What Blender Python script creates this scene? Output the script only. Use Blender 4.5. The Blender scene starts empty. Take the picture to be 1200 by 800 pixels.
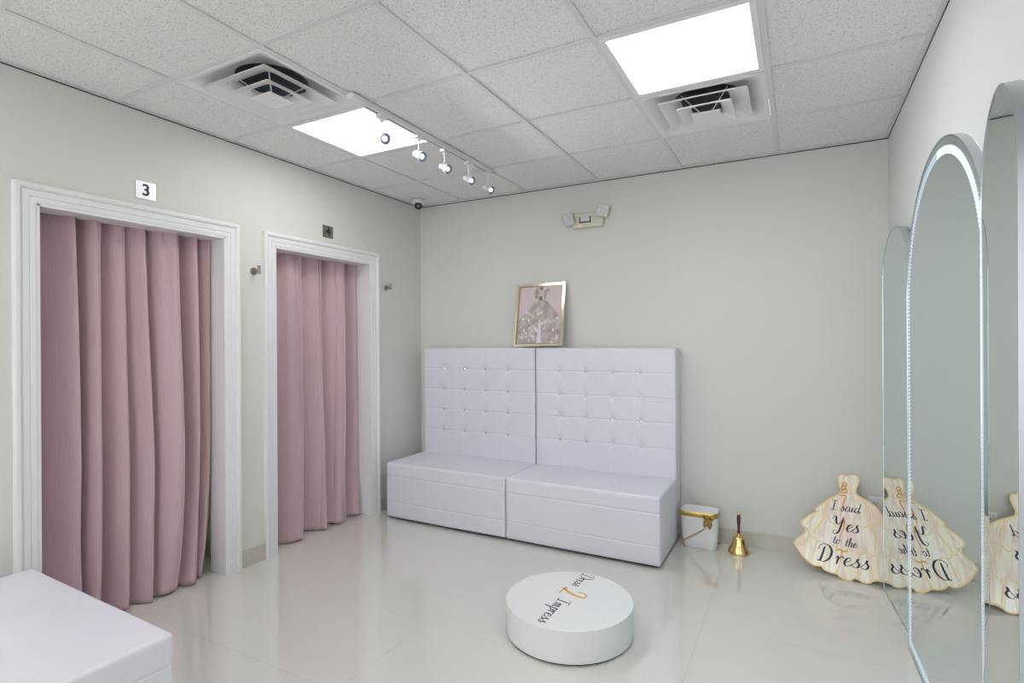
import bpy, bmesh, math, random
from math import pi, sin, cos, radians, sqrt, atan2
from mathutils import Vector, Matrix
import numpy as np

random.seed(7)
sc = bpy.context.scene
COL = sc.collection

# ------------------------------------------------------------------ camera
CAM_H = 1.3858
cam_data = bpy.data.cameras.new('camera')
cam_data.sensor_width = 36.0
cam_data.lens = 36.0 * 633.66 / 1200.0
cam_data.clip_start = 0.02
cam = bpy.data.objects.new('camera', cam_data)
COL.objects.link(cam)
cam.matrix_world = (Matrix.Translation((0, 0, CAM_H)) @ Matrix.Rotation(0.4875, 4, 'Z')
                    @ Matrix.Rotation(pi / 2 - 0.0009, 4, 'X') @ Matrix.Rotation(-0.0054, 4, 'Z'))
sc.camera = cam

# ------------------------------------------------------------------ world, exposure, light levels
world = bpy.data.worlds.new('world')
sc.world = world
world.use_nodes = True
world.node_tree.nodes['Background'].inputs[0].default_value = (0.95, 0.97, 1.0, 1)
world.node_tree.nodes['Background'].inputs[1].default_value = 4.5        # overcast daylight through the added, unseen front windows
sc.view_settings.view_transform = 'Standard'
sc.view_settings.look = 'None'
sc.view_settings.exposure = -0.20
sc.view_settings.gamma = 1.0
sc.view_settings.use_curve_mapping = False

PANEL_STRENGTH = 12.0
PANEL_COLOR = (1.0, 0.99, 0.975, 1)
SPOT_ENERGY = 15.0
SPOT_COLOR = (0.80, 0.87, 1.0)

# ------------------------------------------------------------------ room dimensions (metres)
T = 0.6096
GX, GY = -2.5543, 0.254          # an intersection of the ceiling grid
XL, XR, YB, YF, H = -3.0264, 0.482, 3.947, -3.1, 2.598
WT = 0.13                        # left wall thickness


# ================================================================== materials
def mat(name, color, rough=0.5, metal=0.0, spec=0.5, coat=0.0, coat_rough=0.05, emis=None, estr=0.0):
    m = bpy.data.materials.new(name)
    m.use_nodes = True
    b = m.node_tree.nodes['Principled BSDF']
    b.inputs['Base Color'].default_value = (*color, 1)
    b.inputs['Roughness'].default_value = rough
    b.inputs['Metallic'].default_value = metal
    b.inputs['Specular IOR Level'].default_value = spec
    b.inputs['Coat Weight'].default_value = coat
    b.inputs['Coat Roughness'].default_value = coat_rough
    if emis:
        b.inputs['Emission Color'].default_value = (*emis, 1)
        b.inputs['Emission Strength'].default_value = estr
    return m


def nodes(m):
    nt = m.node_tree
    return nt, nt.nodes, nt.links, nt.nodes['Principled BSDF']


def tex_coord(nt, kind='Object', scale=(1, 1, 1)):
    tc = nt.nodes.new('ShaderNodeTexCoord')
    mp = nt.nodes.new('ShaderNodeMapping')
    mp.inputs['Scale'].default_value = scale
    nt.links.new(tc.outputs[kind], mp.inputs['Vector'])
    return mp.outputs['Vector']


def noise(nt, vec, scale, detail=3, rough=0.5):
    n = nt.nodes.new('ShaderNodeTexNoise')
    n.inputs['Scale'].default_value = scale
    n.inputs['Detail'].default_value = detail
    n.inputs['Roughness'].default_value = rough
    if vec is not None:
        nt.links.new(vec, n.inputs['Vector'])
    return n.outputs['Fac']


def ramp(nt, fac, stops):
    r = nt.nodes.new('ShaderNodeValToRGB')
    els = r.color_ramp.elements
    while len(els) < len(stops):
        els.new(0.5)
    for e, (p, c) in zip(els, stops):
        e.position = p
        e.color = (*c, 1)
    nt.links.new(fac, r.inputs['Fac'])
    return r.outputs['Color']


def bump(nt, b, height, strength=0.3, dist=0.002):
    n = nt.nodes.new('ShaderNodeBump')
    n.inputs['Strength'].default_value = strength
    n.inputs['Distance'].default_value = dist
    nt.links.new(height, n.inputs['Height'])
    nt.links.new(n.outputs['Normal'], b.inputs['Normal'])


def make_wall():
    m = mat('wall_paint', (0.70, 0.70, 0.64), 0.55, spec=0.35)
    nt, N, L, b = nodes(m)
    v = tex_coord(nt)
    c = ramp(nt, noise(nt, v, 1.3, 2), [(0.3, (0.68, 0.69, 0.652)), (0.7, (0.695, 0.70, 0.665))])
    L.new(c, b.inputs['Base Color'])
    bump(nt, b, noise(nt, v, 260, 2), 0.12, 0.0006)
    return m


def make_ceiling_tile():
    m = mat('ceiling_tile', (0.72, 0.72, 0.71), 0.9, spec=0.1)
    nt, N, L, b = nodes(m)
    v = tex_coord(nt)
    f = noise(nt, v, 210, 2, 0.6)
    c = ramp(nt, f, [(0.32, (0.50, 0.495, 0.49)), (0.43, (0.84, 0.84, 0.835)), (0.62, (0.88, 0.88, 0.875))])
    f2 = noise(nt, v, 75, 2, 0.6)
    c2 = ramp(nt, f2, [(0.30, (0.80, 0.80, 0.80)), (0.42, (1, 1, 1))])
    mx = N.new('ShaderNodeMix')
    mx.data_type = 'RGBA'
    mx.blend_type = 'MULTIPLY'
    mx.inputs[0].default_value = 1.0
    L.new(c, mx.inputs[6])
    L.new(c2, mx.inputs[7])
    L.new(mx.outputs[2], b.inputs['Base Color'])
    bump(nt, b, f, 0.4, 0.001)
    return m


def make_floor():
    m = mat('floor_porcelain', (0.66, 0.62, 0.56), 0.05, spec=0.8, coat=1.0, coat_rough=0.015)
    nt, N, L, b = nodes(m)
    v = tex_coord(nt)
    f = noise(nt, v, 2.2, 6, 0.62)
    f.node.inputs['Distortion'].default_value = 1.2
    c = ramp(nt, f, [(0.25, (0.68, 0.66, 0.62)), (0.5, (0.70, 0.68, 0.64)), (0.8, (0.715, 0.695, 0.655))])
    # joints of 1.21 x 0.6 m tiles
    sep = N.new('ShaderNodeSeparateXYZ')
    tc = N.new('ShaderNodeTexCoord')
    L.new(tc.outputs['Object'], sep.inputs[0])

    def joint(out, off, size):
        a = N.new('ShaderNodeMath'); a.operation = 'SUBTRACT'; a.inputs[1].default_value = off - size * 20
        L.new(out, a.inputs[0])
        d = N.new('ShaderNodeMath'); d.operation = 'MODULO'; d.inputs[1].default_value = size
        L.new(a.outputs[0], d.inputs[0])
        e = N.new('ShaderNodeMath'); e.operation = 'SUBTRACT'; e.inputs[1].default_value = size / 2
        L.new(d.outputs[0], e.inputs[0])
        g = N.new('ShaderNodeMath'); g.operation = 'ABSOLUTE'
        L.new(e.outputs[0], g.inputs[0])
        k = N.new('ShaderNodeMath'); k.operation = 'GREATER_THAN'; k.inputs[1].default_value = size / 2 - 0.0011
        L.new(g.outputs[0], k.inputs[0])
        return k.outputs[0]
    jx = joint(sep.outputs['X'], -0.42, 1.21)
    jy = joint(sep.outputs['Y'], 2.16, 0.6)
    mxm = N.new('ShaderNodeMath'); mxm.operation = 'MAXIMUM'
    L.new(jx, mxm.inputs[0]); L.new(jy, mxm.inputs[1])
    mx = N.new('ShaderNodeMix'); mx.data_type = 'RGBA'
    L.new(mxm.outputs[0], mx.inputs[0])
    L.new(c, mx.inputs[6])
    mx.inputs[7].default_value = (0.58, 0.55, 0.50, 1)
    L.new(mx.outputs[2], b.inputs['Base Color'])
    r = N.new('ShaderNodeMapRange')
    r.inputs['To Min'].default_value = 0.045
    r.inputs['To Max'].default_value = 0.075
    L.new(noise(nt, v, 6, 3), r.inputs['Value'])
    L.new(r.outputs['Result'], b.inputs['Roughness'])
    bump(nt, b, noise(nt, v, 3, 1), 0.02, 0.001)
    return m


def make_baseboard():
    m = mat('baseboard_tile', (0.50, 0.47, 0.40), 0.25)
    nt, N, L, b = nodes(m)
    v = tex_coord(nt)
    L.new(ramp(nt, noise(nt, v, 14, 5), [(0.3, (0.52, 0.50, 0.44)), (0.7, (0.58, 0.56, 0.50))]), b.inputs['Base Color'])
    return m


def make_leather():
    m = mat('white_leatherette', (0.80, 0.80, 0.85), 0.38, spec=0.4)
    nt, N, L, b = nodes(m)
    v = tex_coord(nt)
    L.new(ramp(nt, noise(nt, v, 3, 2), [(0.3, (0.73, 0.73, 0.815)), (0.7, (0.755, 0.755, 0.835))]), b.inputs['Base Color'])
    vo = N.new('ShaderNodeTexVoronoi')
    vo.inputs['Scale'].default_value = 420
    L.new(v, vo.inputs['Vector'])
    bump(nt, b, vo.outputs['Distance'], 0.12, 0.0006)
    return m


def make_velvet():
    m = mat('dusty_pink_velvet', (0.44, 0.27, 0.30), 0.8, spec=0.15)
    nt, N, L, b = nodes(m)
    b.inputs['Sheen Weight'].default_value = 1.0
    b.inputs['Sheen Roughness'].default_value = 0.35
    b.inputs['Sheen Tint'].default_value = (0.95, 0.80, 0.86, 1)
    v = tex_coord(nt, scale=(60, 60, 3))
    f = noise(nt, v, 3, 4, 0.6)
    L.new(ramp(nt, f, [(0.3, (0.53, 0.375, 0.41)), (0.7, (0.59, 0.43, 0.465))]), b.inputs['Base Color'])
    v2 = tex_coord(nt)
    bump(nt, b, noise(nt, v2, 18, 4, 0.6), 0.25, 0.006)
    return m


def make_brushed(name, col, rough, sc_):
    m = mat(name, col, rough, 1.0)
    nt, N, L, b = nodes(m)
    v = tex_coord(nt, scale=sc_)
    bump(nt, b, noise(nt, v, 40, 2), 0.08, 0.0005)
    return m


def make_sign_print():
    # printed satin folds of the cut-out dress
    m = mat('printed_satin', (0.80, 0.72, 0.60), 0.35, coat=0.3)
    nt, N, L, b = nodes(m)
    v = tex_coord(nt, scale=(1, 0.16, 1))
    f = noise(nt, v, 17, 2, 0.45)
    c = ramp(nt, f, [(0.30, (0.88, 0.76, 0.56)), (0.42, (0.92, 0.86, 0.72)), (0.50, (0.84, 0.68, 0.57)),
                     (0.58, (0.94, 0.90, 0.80)), (0.68, (0.88, 0.78, 0.64))])
    L.new(c, b.inputs['Base Color'])
    return m


def make_print_gown():
    m = mat('gown_print', (0.5, 0.42, 0.38), 0.5)
    nt, N, L, b = nodes(m)
    v = tex_coord(nt)
    f = noise(nt, v, 13, 4, 0.65)
    c = ramp(nt, f, [(0.38, (0.36, 0.29, 0.265)), (0.50, (0.46, 0.39, 0.365)), (0.58, (0.52, 0.46, 0.45)), (0.64, (0.70, 0.68, 0.72))])
    L.new(c, b.inputs['Base Color'])
    return m


def make_embossed():
    m = mat('embossed_white_plastic', (0.80, 0.80, 0.80), 0.45)
    nt, N, L, b = nodes(m)
    v = tex_coord(nt)
    f = noise(nt, v, 38, 3, 0.55)
    f.node.inputs['Distortion'].default_value = 2.0
    bump(nt, b, f, 0.7, 0.006)
    return m


def make_led():
    m = bpy.data.materials.new('led_strip_light')
    m.use_nodes = True
    nt = m.node_tree
    nt.nodes.clear()
    out = nt.nodes.new('ShaderNodeOutputMaterial')
    em = nt.nodes.new('ShaderNodeEmission')
    em.inputs['Color'].default_value = (0.72, 0.88, 1.0, 1)
    at = nt.nodes.new('ShaderNodeAttribute')
    at.attribute_name = 'diode'
    r = nt.nodes.new('ShaderNodeMapRange')
    r.inputs['To Min'].default_value = 0.66
    r.inputs['To Max'].default_value = 3.0
    nt.links.new(at.outputs['Fac'], r.inputs['Value'])
    nt.links.new(r.outputs['Result'], em.inputs['Strength'])
    nt.links.new(em.outputs[0], out.inputs['Surface'])
    return m


M = dict(
    wall=make_wall(), tile=make_ceiling_tile(), floor=make_floor(), base=make_baseboard(),
    tee=mat('ceiling_tee_white', (0.74, 0.74, 0.74), 0.4),
    trim=mat('trim_paint_white', (0.80, 0.80, 0.82), 0.3),
    leather=make_leather(), velvet=make_velvet(),
    vent=mat('vent_enamel', (0.84, 0.84, 0.84), 0.35),
    duct=mat('duct_dark', (0.17, 0.19, 0.21), 0.6),
    panel=mat('light_diffuser', (0.9, 0.9, 0.9), 0.5, emis=PANEL_COLOR[:3], estr=PANEL_STRENGTH),
    white=mat('white_enamel', (0.80, 0.80, 0.81), 0.3),
    track_slot=mat('track_slot_dark', (0.05, 0.05, 0.06), 0.5),
    lens=mat('spot_lens', (0.8, 0.85, 0.95), 0.1, emis=(0.75, 0.85, 1.0), estr=6.0),
    reflector=mat('spot_reflector', (0.26, 0.28, 0.36), 0.4, 1.0),
    chrome=mat('mirror_frame_silver', (0.55, 0.58, 0.62), 0.25, 1.0),
    mirror=mat('mirror_glass', (0.68, 0.77, 0.76), 0.005, 1.0),
    led=make_led(),
    backled=mat('backlight', (0.9, 0.9, 0.9), 0.5, emis=(0.78, 0.9, 1.0), estr=1.8),
    gold=make_brushed('frame_gold', (0.84, 0.79, 0.64), 0.12, (1, 1, 1)),
    golddark=mat('frame_gold_edge', (0.45, 0.30, 0.13), 0.3, 1.0),
    brass=mat('polished_brass', (0.83, 0.60, 0.25), 0.12, 1.0),
    ribbon=mat('gold_satin_ribbon', (0.62, 0.43, 0.13), 0.32, 0.75),
    rosewood=mat('rosewood_handle', (0.09, 0.012, 0.012), 0.25, coat=0.5),
    nickel=make_brushed('satin_nickel', (0.33, 0.30, 0.26), 0.3, (1, 1, 1)),
    plate_steel=make_brushed('sign_plate_silver', (0.62, 0.64, 0.66), 0.35, (1, 30, 1)),
    plate_dark=mat('sign_plate_grey', (0.17, 0.17, 0.17), 0.42, 0.3),
    ink=mat('black_ink', (0.015, 0.015, 0.02), 0.5),
    navy=mat('navy_ink', (0.012, 0.018, 0.07), 0.35),
    script=mat('grey_ink', (0.03, 0.03, 0.06), 0.5),
    goldink=mat('gold_ink', (0.72, 0.44, 0.09), 0.45),
    orange=mat('bronze_ink', (0.70, 0.33, 0.06), 0.45),
    softgold=mat('soft_gold_ink', (0.86, 0.66, 0.30), 0.45),
    podium=mat('podium_laminate', (0.80, 0.81, 0.82), 0.35),
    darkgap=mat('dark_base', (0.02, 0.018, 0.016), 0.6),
    satin=make_sign_print(), signedge=mat('sign_edge_cream', (0.75, 0.66, 0.45), 0.5),
    embossed=make_embossed(), inner=mat('bin_liner_white', (0.82, 0.82, 0.84), 0.5),
    outlet=mat('outlet_plate_white', (0.78, 0.78, 0.77), 0.35),
    ivory=mat('ivory_plastic', (0.66, 0.64, 0.54), 0.4),
    ledlens=mat('lamp_lens_clear', (0.72, 0.74, 0.78), 0.15),
    red=mat('red_indicator', (0.8, 0.1, 0.05), 0.4, emis=(1, 0.12, 0.06), estr=3.0),
    blackgloss=mat('black_gloss', (0.012, 0.013, 0.016), 0.08, coat=0.6),
    crystal=mat('crystal_button', (0.72, 0.72, 0.78), 0.08, 0.9),
    blush=mat('blush_backdrop', (0.66, 0.55, 0.57), 0.5),
    gown=make_print_gown(),
    skin=mat('painted_skin', (0.62, 0.50, 0.42), 0.5),
    taupe=mat('painted_taupe', (0.20, 0.15, 0.13), 0.5),
    flower=mat('painted_sprigs', (0.30, 0.22, 0.18), 0.5),
    pale=mat('painted_white', (0.70, 0.69, 0.74), 0.5),
)


# ================================================================== object helpers
def link(name, me, material, parent=None, loc=None, rot=None):
    o = bpy.data.objects.new(name, me)
    COL.objects.link(o)
    if material is not None and not me.materials:
        me.materials.append(material)
    if parent is not None:
        o.parent = parent
    if loc is not None:
        o.location = loc
    if rot is not None:
        o.rotation_euler = rot
    return o


def empty(name, loc=(0, 0, 0), rot=(0, 0, 0)):
    o = bpy.data.objects.new(name, None)
    COL.objects.link(o)
    o.location = loc
    o.rotation_euler = rot
    o.empty_display_size = 0.05
    return o


def tag(o, label, cat, group=None, kind=None):
    o['label'] = label
    o['category'] = cat
    if group:
        o['group'] = group
    if kind:
        o['kind'] = kind
    return o


def structure(o, label=None):
    o['kind'] = 'structure'
    if label:
        o['label'] = label
    return o


def bm_mesh(name, bm, smooth=False):
    me = bpy.data.meshes.new(name)
    bmesh.ops.recalc_face_normals(bm, faces=bm.faces)
    bm.to_mesh(me)
    bm.free()
    if smooth:
        for p in me.polygons:
            p.use_smooth = True
    return me


def smooth_by_angle(me, deg=35):
    bm = bmesh.new()
    bm.from_mesh(me)
    for f in bm.faces:
        f.smooth = True
    a = radians(deg)
    for e in bm.edges:
        if len(e.link_faces) == 2 and e.calc_face_angle(0) > a:
            e.smooth = False
    bm.to_mesh(me)
    bm.free()
    return me


def add_box(bm, lo, hi, M_=None, bevel=0.0, seg=2):
    vs = []
    for x in (lo[0], hi[0]):
        for y in (lo[1], hi[1]):
            for z in (lo[2], hi[2]):
                v = Vector((x, y, z))
                if M_ is not None:
                    v = M_ @ v
                vs.append(bm.verts.new(v))
    fs = [bm.faces.new([vs[i] for i in q]) for q in
          ((0, 1, 3, 2), (4, 6, 7, 5), (0, 4, 5, 1), (2, 3, 7, 6), (0, 2, 6, 4), (1, 5, 7, 3))]
    if bevel > 0:
        es = list({e for f in fs for e in f.edges})
        bmesh.ops.bevel(bm, geom=es, offset=bevel, segments=seg, profile=0.5, affect='EDGES')


def box_mesh(name, lo, hi, bevel=0.0, seg=2):
    bm = bmesh.new()
    add_box(bm, lo, hi, None, bevel, seg)
    me = bm_mesh(name, bm)
    if bevel > 0:
        smooth_by_angle(me, 40)
    return me


def boxes_mesh(name, boxes, bevel=0.0):
    bm = bmesh.new()
    for lo, hi in boxes:
        add_box(bm, lo, hi, None, bevel)
    return bm_mesh(name, bm)


def add_lathe(bm, prof, M_=None, n=48, cap=False):
    """prof: list of (r, z)."""
    rings = []
    for r, z in prof:
        ring = []
        if r < 1e-6:
            v = Vector((0, 0, z))
            ring = [bm.verts.new(M_ @ v if M_ is not None else v)]
        else:
            for i in range(n):
                a = 2 * pi * i / n
                v = Vector((r * cos(a), r * sin(a), z))
                ring.append(bm.verts.new(M_ @ v if M_ is not None else v))
        rings.append(ring)
    for a, b in zip(rings, rings[1:]):
        for i in range(n):
            j = (i + 1) % n
            if len(a) == 1 and len(b) == 1:
                continue
            if len(a) == 1:
                bm.faces.new((a[0], b[i], b[j]))
            elif len(b) == 1:
                bm.faces.new((a[i], a[j], b[0]))
            else:
                bm.faces.new((a[i], a[j], b[j], b[i]))
    if cap:
        for r in (rings[0], rings[-1]):
            if len(r) > 2:
                bm.faces.new(r)


def lathe_mesh(name, prof, n=48, M_=None, cap=False, deg=35):
    bm = bmesh.new()
    add_lathe(bm, prof, M_, n, cap)
    return smooth_by_angle(bm_mesh(name, bm), deg)


def aim(p, d):
    """matrix taking local +Z to direction d, origin to p"""
    q = Vector(d).normalized().to_track_quat('Z', 'Y')
    return Matrix.Translation(p) @ q.to_matrix().to_4x4()


def add_cyl(bm, p, q, r, n=20, r2=None):
    p, q = Vector(p), Vector(q)
    L = (q - p).length
    add_lathe(bm, [(0, 0), (r, 0), (r if r2 is None else r2, L), (0, L)], aim(p, q - p), n)


def add_tube(bm, pts, r, n=10, closed=False):
    pts = [Vector(p) for p in pts]
    rings = []
    up = Vector((0, 0, 1))
    k = len(pts)
    for i, p in enumerate(pts):
        a = pts[(i - 1) % k] if (closed or i > 0) else p
        b = pts[(i + 1) % k] if (closed or i < k - 1) else p
        t = (b - a).normalized()
        s = t.cross(up)
        if s.length < 1e-3:
            s = t.cross(Vector((0, 1, 0)))
        s.normalize()
        u = s.cross(t)
        rr = r[i] if isinstance(r, (list, tuple)) else r
        rings.append([bm.verts.new(p + s * rr * cos(2 * pi * j / n) + u * rr * sin(2 * pi * j / n)) for j in range(n)])
    rng = range(k if closed else k - 1)
    for i in rng:
        a, b = rings[i], rings[(i + 1) % k]
        for j in range(n):
            bm.faces.new((a[j], a[(j + 1) % n], b[(j + 1) % n], b[j]))
    if not closed:
        bm.faces.new(rings[0])
        bm.faces.new(rings[-1])


def add_prism(bm, pts, z0, z1, M_=None):
    """extruded polygon (may be concave)"""
    a = [bm.verts.new((M_ @ Vector((x, y, z0))) if M_ is not None else Vector((x, y, z0))) for x, y in pts]
    b = [bm.verts.new((M_ @ Vector((x, y, z1))) if M_ is not None else Vector((x, y, z1))) for x, y in pts]
    fa, fb = bm.faces.new(a), bm.faces.new(b)
    n = len(pts)
    for i in range(n):
        bm.faces.new((a[i], a[(i + 1) % n], b[(i + 1) % n], b[i]))
    bmesh.ops.triangulate(bm, faces=[fa, fb])


def prism_mesh(name, pts, z0, z1, M_=None):
    bm = bmesh.new()
    add_prism(bm, pts, z0, z1, M_)
    return bm_mesh(name, bm)


def rbox_mesh(name, mn, mx, r, step, disp=None, zx=(), xx=()):
    """box with rounded edges on a regular grid, displaced outwards by disp(P, N) (arrays)"""
    mn, mx = np.array(mn, float), np.array(mx, float)

    def axis(lo, hi):
        e = [0, 0.1 * r, 0.3 * r, 0.6 * r, r]
        n = max(2, int(round((hi - lo - 2 * r) / step)))
        mid = list(np.linspace(lo + r, hi - r, n + 1))
        return [lo + x for x in e[:-1]] + mid + [hi - x for x in e[:-1]][::-1]
    A = [axis(mn[i], mx[i]) for i in range(3)]
    for ax_, ex in ((2, zx), (0, xx)):
        for c in ex:
            near = [v for v in A[ax_] if abs(v - c) > 0.0075]
            A[ax_] = sorted(near + [c + k for k in (-0.0065, -0.004, -0.002, 0, 0.002, 0.004, 0.0065)])
    index, V, F = {}, [], []

    def vid(p):
        k = (round(p[0], 6), round(p[1], 6), round(p[2], 6))
        if k not in index:
            index[k] = len(V)
            V.append(p)
        return index[k]
    for ax in range(3):
        a, b = [(1, 2), (2, 0), (0, 1)][ax]
        for side in (0, 1):
            w = (mn, mx)[side][ax]
            ids = np.empty((len(A[a]), len(A[b])), int)
            for i, x in enumerate(A[a]):
                for j, y in enumerate(A[b]):
                    p = [0, 0, 0]
                    p[ax], p[a], p[b] = w, x, y
                    ids[i, j] = vid(tuple(p))
            for i in range(len(A[a]) - 1):
                for j in range(len(A[b]) - 1):
                    q = (ids[i, j], ids[i + 1, j], ids[i + 1, j + 1], ids[i, j + 1])
                    F.append([int(t) for t in (q if side else q[::-1])])
    P = np.array(V)
    Q = np.clip(P, mn + r, mx - r)
    D = P - Q
    Nn = D / np.linalg.norm(D, axis=1)[:, None]
    P = Q + Nn * r
    if disp is not None:
        P = P + Nn * disp(P, Nn)[:, None]
    me = bpy.data.meshes.new(name)
    me.from_pydata([tuple(map(float, p)) for p in P], [], F)
    for pl in me.polygons:
        pl.use_smooth = True
    return me


# ================================================================== script lettering
def catmull(pts, n=7):
    P = [Vector((*p, 0)) for p in pts]
    P = [P[0] * 2 - P[1]] + P + [P[-1] * 2 - P[-2]]
    out = []
    for i in range(1, len(P) - 2):
        for k in range(n):
            t = k / n
            a, b, c, d = P[i - 1], P[i], P[i + 1], P[i + 2]
            out.append(0.5 * ((2 * b) + (c - a) * t + (2 * a - 5 * b + 4 * c - d) * t * t + (3 * b - a - 3 * c + d) * t ** 3))
    out.append(P[-2])
    return out


GLYPH = {
    'I': (1.15, [[(0.05, 1.72), (0.3, 1.95), (0.7, 1.9), (1.1, 1.98)], [(0.62, 1.92), (0.55, 1.0), (0.48, 0.05)], [(0.0, 0.1), (0.3, 0.0), (0.6, 0.06), (0.95, 0.1)]]),
    's': (0.78, [[(-0.12, 0.1), (0.2, 0.55), (0.42, 1.08), (0.38, 0.78), (0.58, 0.42), (0.46, 0.05), (0.18, 0.0), (0.04, 0.16)]]),
    'a': (1.05, [[(0.78, 0.85), (0.52, 1.02), (0.2, 0.78), (0.08, 0.35), (0.24, 0.02), (0.5, 0.12), (0.74, 0.6), (0.82, 0.98)], [(0.82, 0.98), (0.76, 0.4), (0.84, 0.03), (0.98, 0.04), (1.14, 0.25)]]),
    'i': (0.55, [[(0.02, 0.4), (0.2, 1.0), (0.17, 0.4), (0.22, 0.04), (0.38, 0.03), (0.56, 0.25)], [(0.24, 1.42), (0.25, 1.52)]]),
    'd': (1.1, [[(0.78, 0.85), (0.52, 1.02), (0.2, 0.78), (0.08, 0.35), (0.24, 0.02), (0.5, 0.12), (0.74, 0.6), (0.84, 1.0)], [(0.96, 2.05), (0.86, 1.1), (0.78, 0.4), (0.86, 0.03), (1.0, 0.04), (1.2, 0.3)]]),
    'e': (0.78, [[(0.02, 0.38), (0.36, 0.52), (0.6, 0.82), (0.46, 1.03), (0.22, 0.85), (0.1, 0.42), (0.24, 0.03), (0.5, 0.05), (0.82, 0.38)]]),
    't': (0.6, [[(0.34, 1.75), (0.24, 0.9), (0.18, 0.3), (0.28, 0.03), (0.44, 0.05), (0.6, 0.25)], [(-0.02, 1.05), (0.28, 1.12), (0.6, 1.1)]]),
    'o': (0.9, [[(0.45, 1.02), (0.15, 0.78), (0.1, 0.3), (0.32, 0.0), (0.62, 0.2), (0.7, 0.7), (0.46, 1.02), (0.5, 0.85), (0.72, 0.85), (0.9, 0.98)]]),
    'h': (1.0, [[(0.1, 0.7), (0.35, 1.3), (0.42, 2.0), (0.3, 1.95), (0.2, 1.2), (0.1, 0.0)], [(0.13, 0.35), (0.38, 0.88), (0.6, 1.0), (0.7, 0.75), (0.62, 0.25), (0.72, 0.02), (0.86, 0.04), (1.04, 0.28)]]),
    'r': (0.72, [[(-0.02, 0.7), (0.14, 1.02), (0.22, 0.8), (0.16, 0.0)], [(0.2, 0.45), (0.36, 0.86), (0.55, 1.04), (0.68, 0.85)]]),
    'm': (1.15, [[(0.0, 0.7), (0.14, 1.0), (0.16, 0.6), (0.1, 0.0)], [(0.13, 0.4), (0.34, 0.96), (0.48, 0.85), (0.44, 0.0)], [(0.46, 0.4), (0.68, 0.96), (0.84, 0.84), (0.78, 0.2), (0.88, 0.0), (1.05, 0.2)]]),
    'p': (0.85, [[(0.08, 0.75), (0.24, 1.08), (0.15, 0.0), (0.02, -0.95)], [(0.16, 0.5), (0.42, 1.02), (0.68, 0.85), (0.64, 0.3), (0.38, 0.0), (0.14, 0.15)]]),
    'D': (1.62, [[(0.66, 1.85), (0.52, 1.0), (0.32, 0.2), (0.06, 0.02), (-0.05, 0.18)], [(0.02, 1.4), (0.05, 1.85), (0.55, 2.15), (1.2, 1.98), (1.55, 1.3), (1.35, 0.5), (0.8, 0.02), (0.2, 0.04)]]),
    'Y': (1.15, [[(-0.2, 1.55), (-0.1, 2.0), (0.15, 2.02), (0.22, 1.5), (0.32, 1.02), (0.62, 1.0), (0.95, 1.5), (1.08, 2.0)], [(1.08, 2.0), (0.98, 1.1), (0.8, 0.1), (0.5, -0.45), (0.15, -0.5), (0.02, -0.2), (0.25, 0.0)]]),
    '2': (1.2, [[(0.12, 1.25), (0.1, 1.65), (0.42, 2.0), (0.75, 1.85), (0.72, 1.3), (0.4, 0.6), (0.02, 0.12), (-0.12, 0.16), (-0.05, 0.3), (0.1, 0.18), (0.45, 0.12), (0.85, 0.1)]]),
}


def add_ribbon(bm, pts, wfun, z0, z1, M_):
    n = len(pts)
    rows = []
    for i, p in enumerate(pts):
        d = pts[min(i + 1, n - 1)] - pts[max(i - 1, 0)]
        if d.length < 1e-9:
            d = Vector((1, 0, 0))
        d.normalize()
        w = wfun(d, i / (n - 1)) / 2
        nrm = Vector((-d.y, d.x, 0)) * w
        rows.append([bm.verts.new(M_ @ Vector((q.x, q.y, z))) for q in (p + nrm, p - nrm) for z in (z0, z1)])
    for a, b in zip(rows, rows[1:]):
        bm.faces.new((a[1], a[3], b[3], b[1]))
        bm.faces.new((a[0], b[0], b[2], a[2]))
        bm.faces.new((a[0], a[1], b[1], b[0]))
        bm.faces.new((a[2], b[2], b[3], a[3]))
    for r in (rows[0], rows[-1]):
        bm.faces.new((r[0], r[2], r[3], r[1]))


def add_script(bm, text, x, y, xh, thin, thick, M_, shear=0.22, z0=0.0, z1=0.0006, squeeze=1.0, lift=0.0):
    cx = x
    k = 0
    for ch in text:
        if ch == ' ':
            cx += 0.6 * xh * squeeze
            continue
        adv, strokes = GLYPH[ch]
        for st in strokes:
            pts = catmull(st, 8)
            pts = [Vector((cx + (p.x * squeeze + p.y * shear) * xh, y + p.y * xh, 0)) for p in pts]
            k += 1
            zz = k * 0.00004
            add_ribbon(bm, pts, lambda d, t: thin + (thick - thin) * max(0.0, -d.y) ** 1.3 * (0.35 + 0.65 * sin(pi * min(1, max(0, t))) ** 0.5),
                       z0, z1 + zz, M_)
        cx += adv * xh * squeeze
    return cx


def font_mesh(name, text, size, extrude=0.001):
    cu = bpy.data.curves.new(name, 'FONT')
    cu.body = text
    cu.size = size
    cu.extrude = extrude
    cu.offset = 0.0016
    cu.align_x = 'CENTER'
    cu.align_y = 'CENTER'
    o = bpy.data.objects.new(name, cu)
    COL.objects.link(o)
    dg = bpy.context.evaluated_depsgraph_get()
    me = bpy.data.meshes.new_from_object(o.evaluated_get(dg))
    bpy.data.objects.remove(o)
    return me


# ================================================================== the room shell
CAS = 0.085                      # casing width
DOORS = [(1.145, 2.052, 2.015), (2.392, 3.290, 2.012)]   # y0, y1, head height

structure(link('floor', box_mesh('floor', (-4.6, YF - 0.12, -0.05), (XR + 0.12, YB + 0.12, 0)), M['floor']))

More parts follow.
